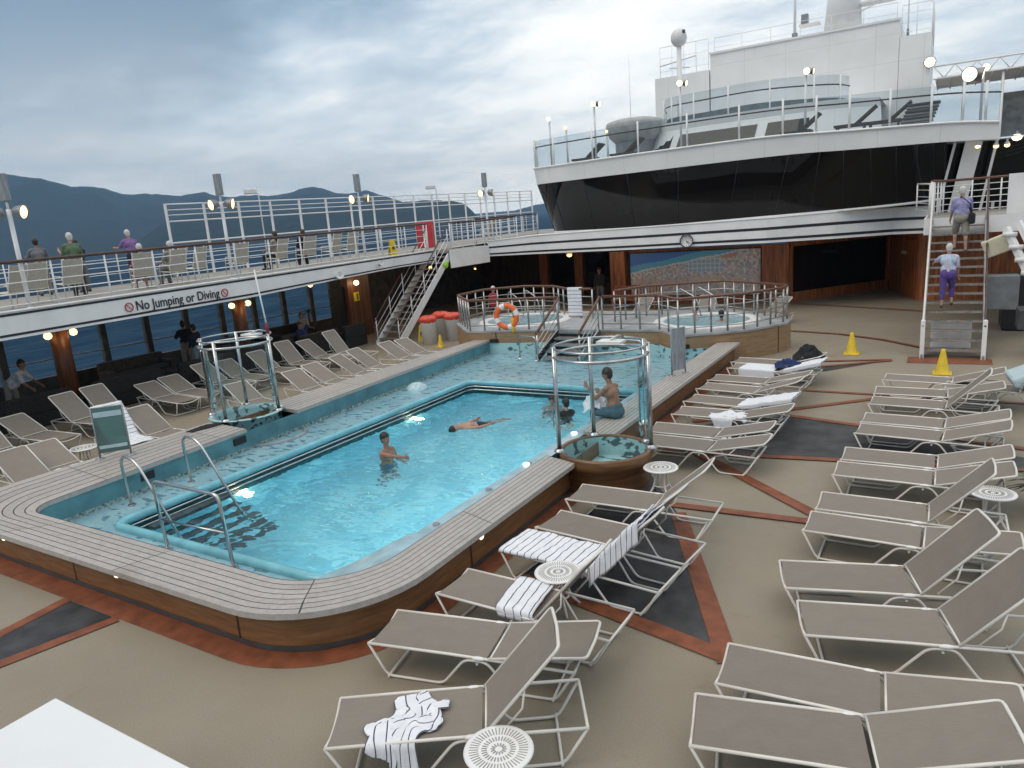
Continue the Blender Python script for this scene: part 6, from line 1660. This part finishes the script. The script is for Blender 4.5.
# port side of the pool deck
person('crew member in a white shirt bending over a low table at the left', (-22.0, 9.3, 0), R(-50), dict(lean=48, head=-20, arms=[(32, 5, 18), (24, 8, 25)], legs=[(8, 4, 12), (-6, 4, 4)]), {'top': ('cloth_white', .85), 'legs': ('cloth_khaki', 1.95), 'shoes': 'black'}, 'hair_dark', 'skin_tan', 1.74)
person('brown haired woman in a navy top and pale jeans beside the port windows', (-21.75, 15.05, 0), R(100), dict(STAND, lean=6), {'top': ('cloth_navy', 1.5), 'legs': ('cloth_jean', 1.95), 'shoes': 'white_plastic'}, 'hair_brown', 'skin', 1.66)
person('dark haired man in black behind the woman in pale jeans', (-22.5, 15.15, 0), R(60), RAIL, {'top': ('cloth_black', 1.8), 'legs': ('cloth_khaki', 1.95), 'shoes': 'black'}, 'hair_dark', 'skin_tan', 1.76)
person('person lying back on a sofa with an arm behind the head near the wooden screen', (-20.15, 18.5, .46), R(-90), dict(lean=-40, head=30, arms=[(150, 20, 60), (40, 10, 60)], legs=[(70, 6, 40), (75, 6, 50)]), {'top': ('cloth_blue', .8), 'legs': ('cloth_navy', .95)}, 'hair_brown', 'skin', 1.68, root_z=.1)
person('person in a grey top sitting upright on the sofa by the dark panel', (-21.9, 20.0, 0), R(-100), SIT, {'top': ('cloth_grey', .8), 'legs': ('cloth_black', 1.9), 'shoes': 'black'}, 'hair_brown', 'skin_tan', 1.66, root_z=.58)
person('white haired person in a red top standing behind the left whirlpool', (-16.0, 25.0, 0), R(170), STAND, {'top': ('cloth_red', .9), 'legs': ('cloth_black', 1.95), 'shoes': 'black'}, 'hair_white', 'skin', 1.7)
person('dim figure in a black shirt standing in the shade left of the mural', (-14.3, 31.9, 0), R(180), STAND, {'top': ('cloth_black', 1.9), 'legs': ('cloth_grey', 1.95), 'shoes': 'black'}, 'hair_dark', 'skin_tan', 1.76)
# in the water
person('dark haired man standing in the pool pointing with a stretched arm', (-9.35, 10.2, -1.36), R(-85), dict(lean=2, head=-4, turn=-10, arms=[(12, 12, 25), (86, 2, 4)], legs=[(0, 4, 0), (0, 4, 0)]), {'legs': ('cloth_teal', .8)}, 'hair_dark', 'skin_tan', 1.74)
person('dark haired swimmer floating stretched out on the water', (-8.95, 12.95, -.2), 0, dict(lean=0, head=-8, arms=[(8, 14, 8), (8, 20, 8)], legs=[(-3, 3, 6), (2, 3, 2)], point=1), {'legs': ('cloth_navy', .3)}, 'hair_dark', 'skin', 1.66, tilt=(R(80), 0, R(-22)), root_z=0)
person('dark haired bather up to the neck in the pool beside the shower', (-8.1, 14.9, -1.62), R(-150), dict(STAND, head=6), {'legs': ('cloth_navy', .6)}, 'hair_dark', 'skin', 1.68)
person('bather in a black top in the pool just behind the shower post', (-7.35, 14.2, -1.45), R(60), STAND, {'top': ('cloth_black', .3), 'legs': ('cloth_black', .5)}, 'hair_dark', 'skin', 1.64)
person('bather with short hair in the right whirlpool facing left', (-6.75, 22.5, .35), R(120), dict(STAND, lean=6), {'legs': ('cloth_navy', .6)}, 'hair_brown', 'skin', 1.0 * 1.72, root_z=.1)
person('dark haired bather in the right whirlpool seen from behind', (-5.75, 21.6, .28), R(10), dict(STAND, lean=6), {'legs': ('cloth_navy', .6)}, 'hair_dark', 'skin_tan', 1.7, root_z=.1)
sm = person('bare backed man in sunglasses sitting on the coping wiping himself with a towel', (-5.2, 12.05, ZC), R(78), dict(lean=12, head=8, turn=10, arms=[(48, 6, 95), (35, 4, 70)], legs=[(88, 8, 88), (80, 10, 70)]), {'legs': ('cloth_teal', .85)}, 'hair_dark', 'skin_tan', 1.72, root_z=.12)
crumple((-5.62, 12.1, ZC + .12), R(15), 'white_towel', 'white towel held on the lap of the man sitting on the coping', .24, .22, .3, 'towel_white', 51)
person('man in a lilac shirt with a shoulder bag reaching the top of the starboard stairs', (.3, 24.1, 2.5), R(8), dict(lean=8, head=6, arms=[(10, 8, 20), (20, 10, 40)], legs=[(30, 2, 40), (-4, 3, 4)]), {'top': ('cloth_lilac', .85), 'legs': ('cloth_khaki', .95), 'shoes': 'dark_grey'}, 'hair_white', 'skin', 1.76, build=1.1)
t = thing('shoulder_bag', 'black shoulder bag hanging at the right hip of the man on the stairs', 'bag', (.54, 24.0, 3.42))
mb = MB(); mb.box((0, 0, 0), (.16, .34, .3)); mb.build('pouch', 'cloth_black', t, bevel=.05)
mb = MB(); mb.tube([(0, -.15, .12), (-.06, -.16, .4), (-.28, -.06, .62), (-.3, .1, .6), (-.1, .2, .35), (0, .15, .12)], .014, 6); mb.build('strap', 'cloth_black', t)
person('white haired woman in a printed top and violet trousers climbing the starboard stairs', (.05, 22.45, 1.17), R(2), dict(lean=10, head=4, arms=[(62, 26, 12), (6, 10, 14)], legs=[(-5, 3, 4), (26, 3, 38)]), {'top': ('cloth_print', .85), 'legs': ('cloth_violet', 1.55), 'shoes': 'pot'}, 'hair_white', 'skin', 1.64, build=1.15)
# ------------------------------------------------------------------ air, sky, light, camera
def haze():
    m = bpy.data.materials.new('haze'); m.use_nodes = True; nt = m.node_tree; nt.nodes.clear()
    out = nt.nodes.new('ShaderNodeOutputMaterial'); v = nt.nodes.new('ShaderNodeVolumePrincipled')
    v.inputs['Color'].default_value = (.27, .46, .7, 1); v.inputs['Density'].default_value = HAZE; v.inputs['Anisotropy'].default_value = .0
    nt.links.new(v.outputs[0], out.inputs['Volume']); MATS['haze'] = m
    mb = MB(); mb.box((-1100, 1250, 195), (5200, 5700, 430)); o = mb.build('haze', 'haze', kind='stuff')
HAZE = 2.3e-4
if HAZE > 0: haze()
w = bpy.data.worlds.new('World'); SC.world = w; w.use_nodes = True
nt = w.node_tree; nt.nodes.clear()
out = nt.nodes.new('ShaderNodeOutputWorld'); bgn = nt.nodes.new('ShaderNodeBackground'); nt.links.new(bgn.outputs[0], out.inputs[0])
SUN_EL, SUN_AZ = 48., 150.      # degrees; azimuth counted from the bow towards port
sky = nt.nodes.new('ShaderNodeTexSky'); sky.sky_type = 'NISHITA'; sky.sun_disc = False
sky.sun_elevation = R(SUN_EL); sky.sun_rotation = R(-SUN_AZ); sky.air_density = 1.2; sky.dust_density = 2.
tc = nt.nodes.new('ShaderNodeTexCoord'); sp = nt.nodes.new('ShaderNodeSeparateXYZ'); nt.links.new(tc.outputs['Generated'], sp.inputs[0])
def wm(op, a, b=None, c=None):
    q = nt.nodes.new('ShaderNodeMath'); q.operation = op
    for i, x in enumerate((a, b, c)):
        if x is None: continue
        if isinstance(x, (int, float)): q.inputs[i].default_value = x
        else: nt.links.new(x, q.inputs[i])
    return q.outputs[0]
zz = wm('MAXIMUM', wm('ADD', sp.outputs[2], .16), .03)
cb = nt.nodes.new('ShaderNodeCombineXYZ')
nt.links.new(wm('DIVIDE', sp.outputs[0], zz), cb.inputs[0]); nt.links.new(wm('DIVIDE', sp.outputs[1], zz), cb.inputs[1])
mp = nt.nodes.new('ShaderNodeMapping'); mp.inputs['Scale'].default_value = (1., 1.25, 1); mp.inputs['Location'].default_value = (.4, .9, 0); mp.inputs['Rotation'].default_value = (0, 0, .4); nt.links.new(cb.outputs[0], mp.inputs[0])
f1 = noise_tex(nt, mp.outputs[0], .75, 8, .58)
f2 = noise_tex(nt, mp.outputs[0], 2.6, 6, .6)
dt = wm('ADD', wm('MULTIPLY', sp.outputs[0], sin(R(38))), wm('MULTIPLY', sp.outputs[1], cos(R(38))))   # brighter towards starboard bow
def lobe(d, k, a):      # broad dark or light region of the cloud deck around a compass direction
    n = nt.nodes.new('ShaderNodeVectorMath'); n.operation = 'DOT_PRODUCT'; n.inputs[1].default_value = Vector(d).normalized()
    nt.links.new(tc.outputs['Generated'], n.inputs[0])
    return wm('MULTIPLY', wm('POWER', wm('MAXIMUM', n.outputs['Value'], 0.), k), a)
f = wm('ADD', wm('ADD', wm('MULTIPLY', f1, .66), wm('MULTIPLY', f2, .34)), wm('MULTIPLY', wm('SUBTRACT', dt, .35), .1))
f = wm('ADD', f, lobe((-.76, .53, .38), 9, -.24)); f = wm('ADD', f, lobe((-.5, .85, .13), 40, .2)); f = wm('ADD', f, lobe((-.69, .69, .2), 260, .16)); f = wm('ADD', f, lobe((-.2, .9, .3), 12, .05))
f = wm('ADD', f, wm('MULTIPLY', wm('MAXIMUM', wm('SUBTRACT', sp.outputs[2], .5), 0.), .8))
# thin towards the horizon: brighter, warmer white; thick overhead: blue grey
low = wm('SUBTRACT', 1., wm('MINIMUM', wm('MULTIPLY', wm('MAXIMUM', sp.outputs[2], 0.), 2.6), 1.))
cloud = ramp(nt, f, [(.28, (2.0, 3.2, 4.5)), (.4, (3.6, 5.1, 6.6)), (.52, (6.7, 8., 9.1)), (.63, (12.5, 12.6, 12.3)), (.74, (15, 14.8, 14.2))])
hor = ramp(nt, f2, [(.3, (18, 18.6, 18.2)), (.7, (24, 22.8, 20.6))])
hz = wm('ADD', .3, wm('MULTIPLY', wm('MAXIMUM', wm('ADD', wm('MULTIPLY', sp.outputs[0], -.5), wm('MULTIPLY', sp.outputs[1], .86)), 0.), .75))
cl_ = mix(nt, wm('MULTIPLY', wm('MULTIPLY', wm('POWER', low, 2.2), .85), hz), cloud, hor)
colr = mix(nt, .86, sky.outputs[0], cl_)
nt.links.new(colr, bgn.inputs[0]); bgn.inputs[1].default_value = .1
sd = bpy.data.lights.new('sun', 'SUN'); sd.energy = 1.0; sd.angle = R(35); sd.color = (1, .84, .66)
so = bpy.data.objects.new('sun', sd); COL.objects.link(so)
sdir = Vector((-sin(R(SUN_AZ)) * cos(R(SUN_EL)), cos(R(SUN_AZ)) * cos(R(SUN_EL)), sin(R(SUN_EL))))
so.rotation_euler = sdir.to_track_quat('Z', 'Y').to_euler(); so.location = (-20, 10, 40)
cr, cd, cf = cam_axes()
cam = bpy.data.cameras.new('camera'); co = bpy.data.objects.new('camera', cam); COL.objects.link(co)
M4 = Matrix((cr, -cd, -cf)).transposed().to_4x4(); M4.translation = (0, 0, H_CAM); co.matrix_world = M4
cam.sensor_width = 36; cam.lens = CAM_F / 1024 * 36; cam.clip_start = .05; cam.clip_end = 60000
SC.camera = co
vs = SC.view_settings; vs.view_transform = 'Standard'; vs.look = 'None'; vs.exposure = .12; vs.gamma = 1.; vs.use_curve_mapping = False
cy = SC.cycles; cy.use_denoising = True; cy.max_bounces = 10; cy.transparent_max_bounces = 16; cy.transmission_bounces = 8; cy.volume_bounces = 0; cy.sample_clamp_indirect = 6
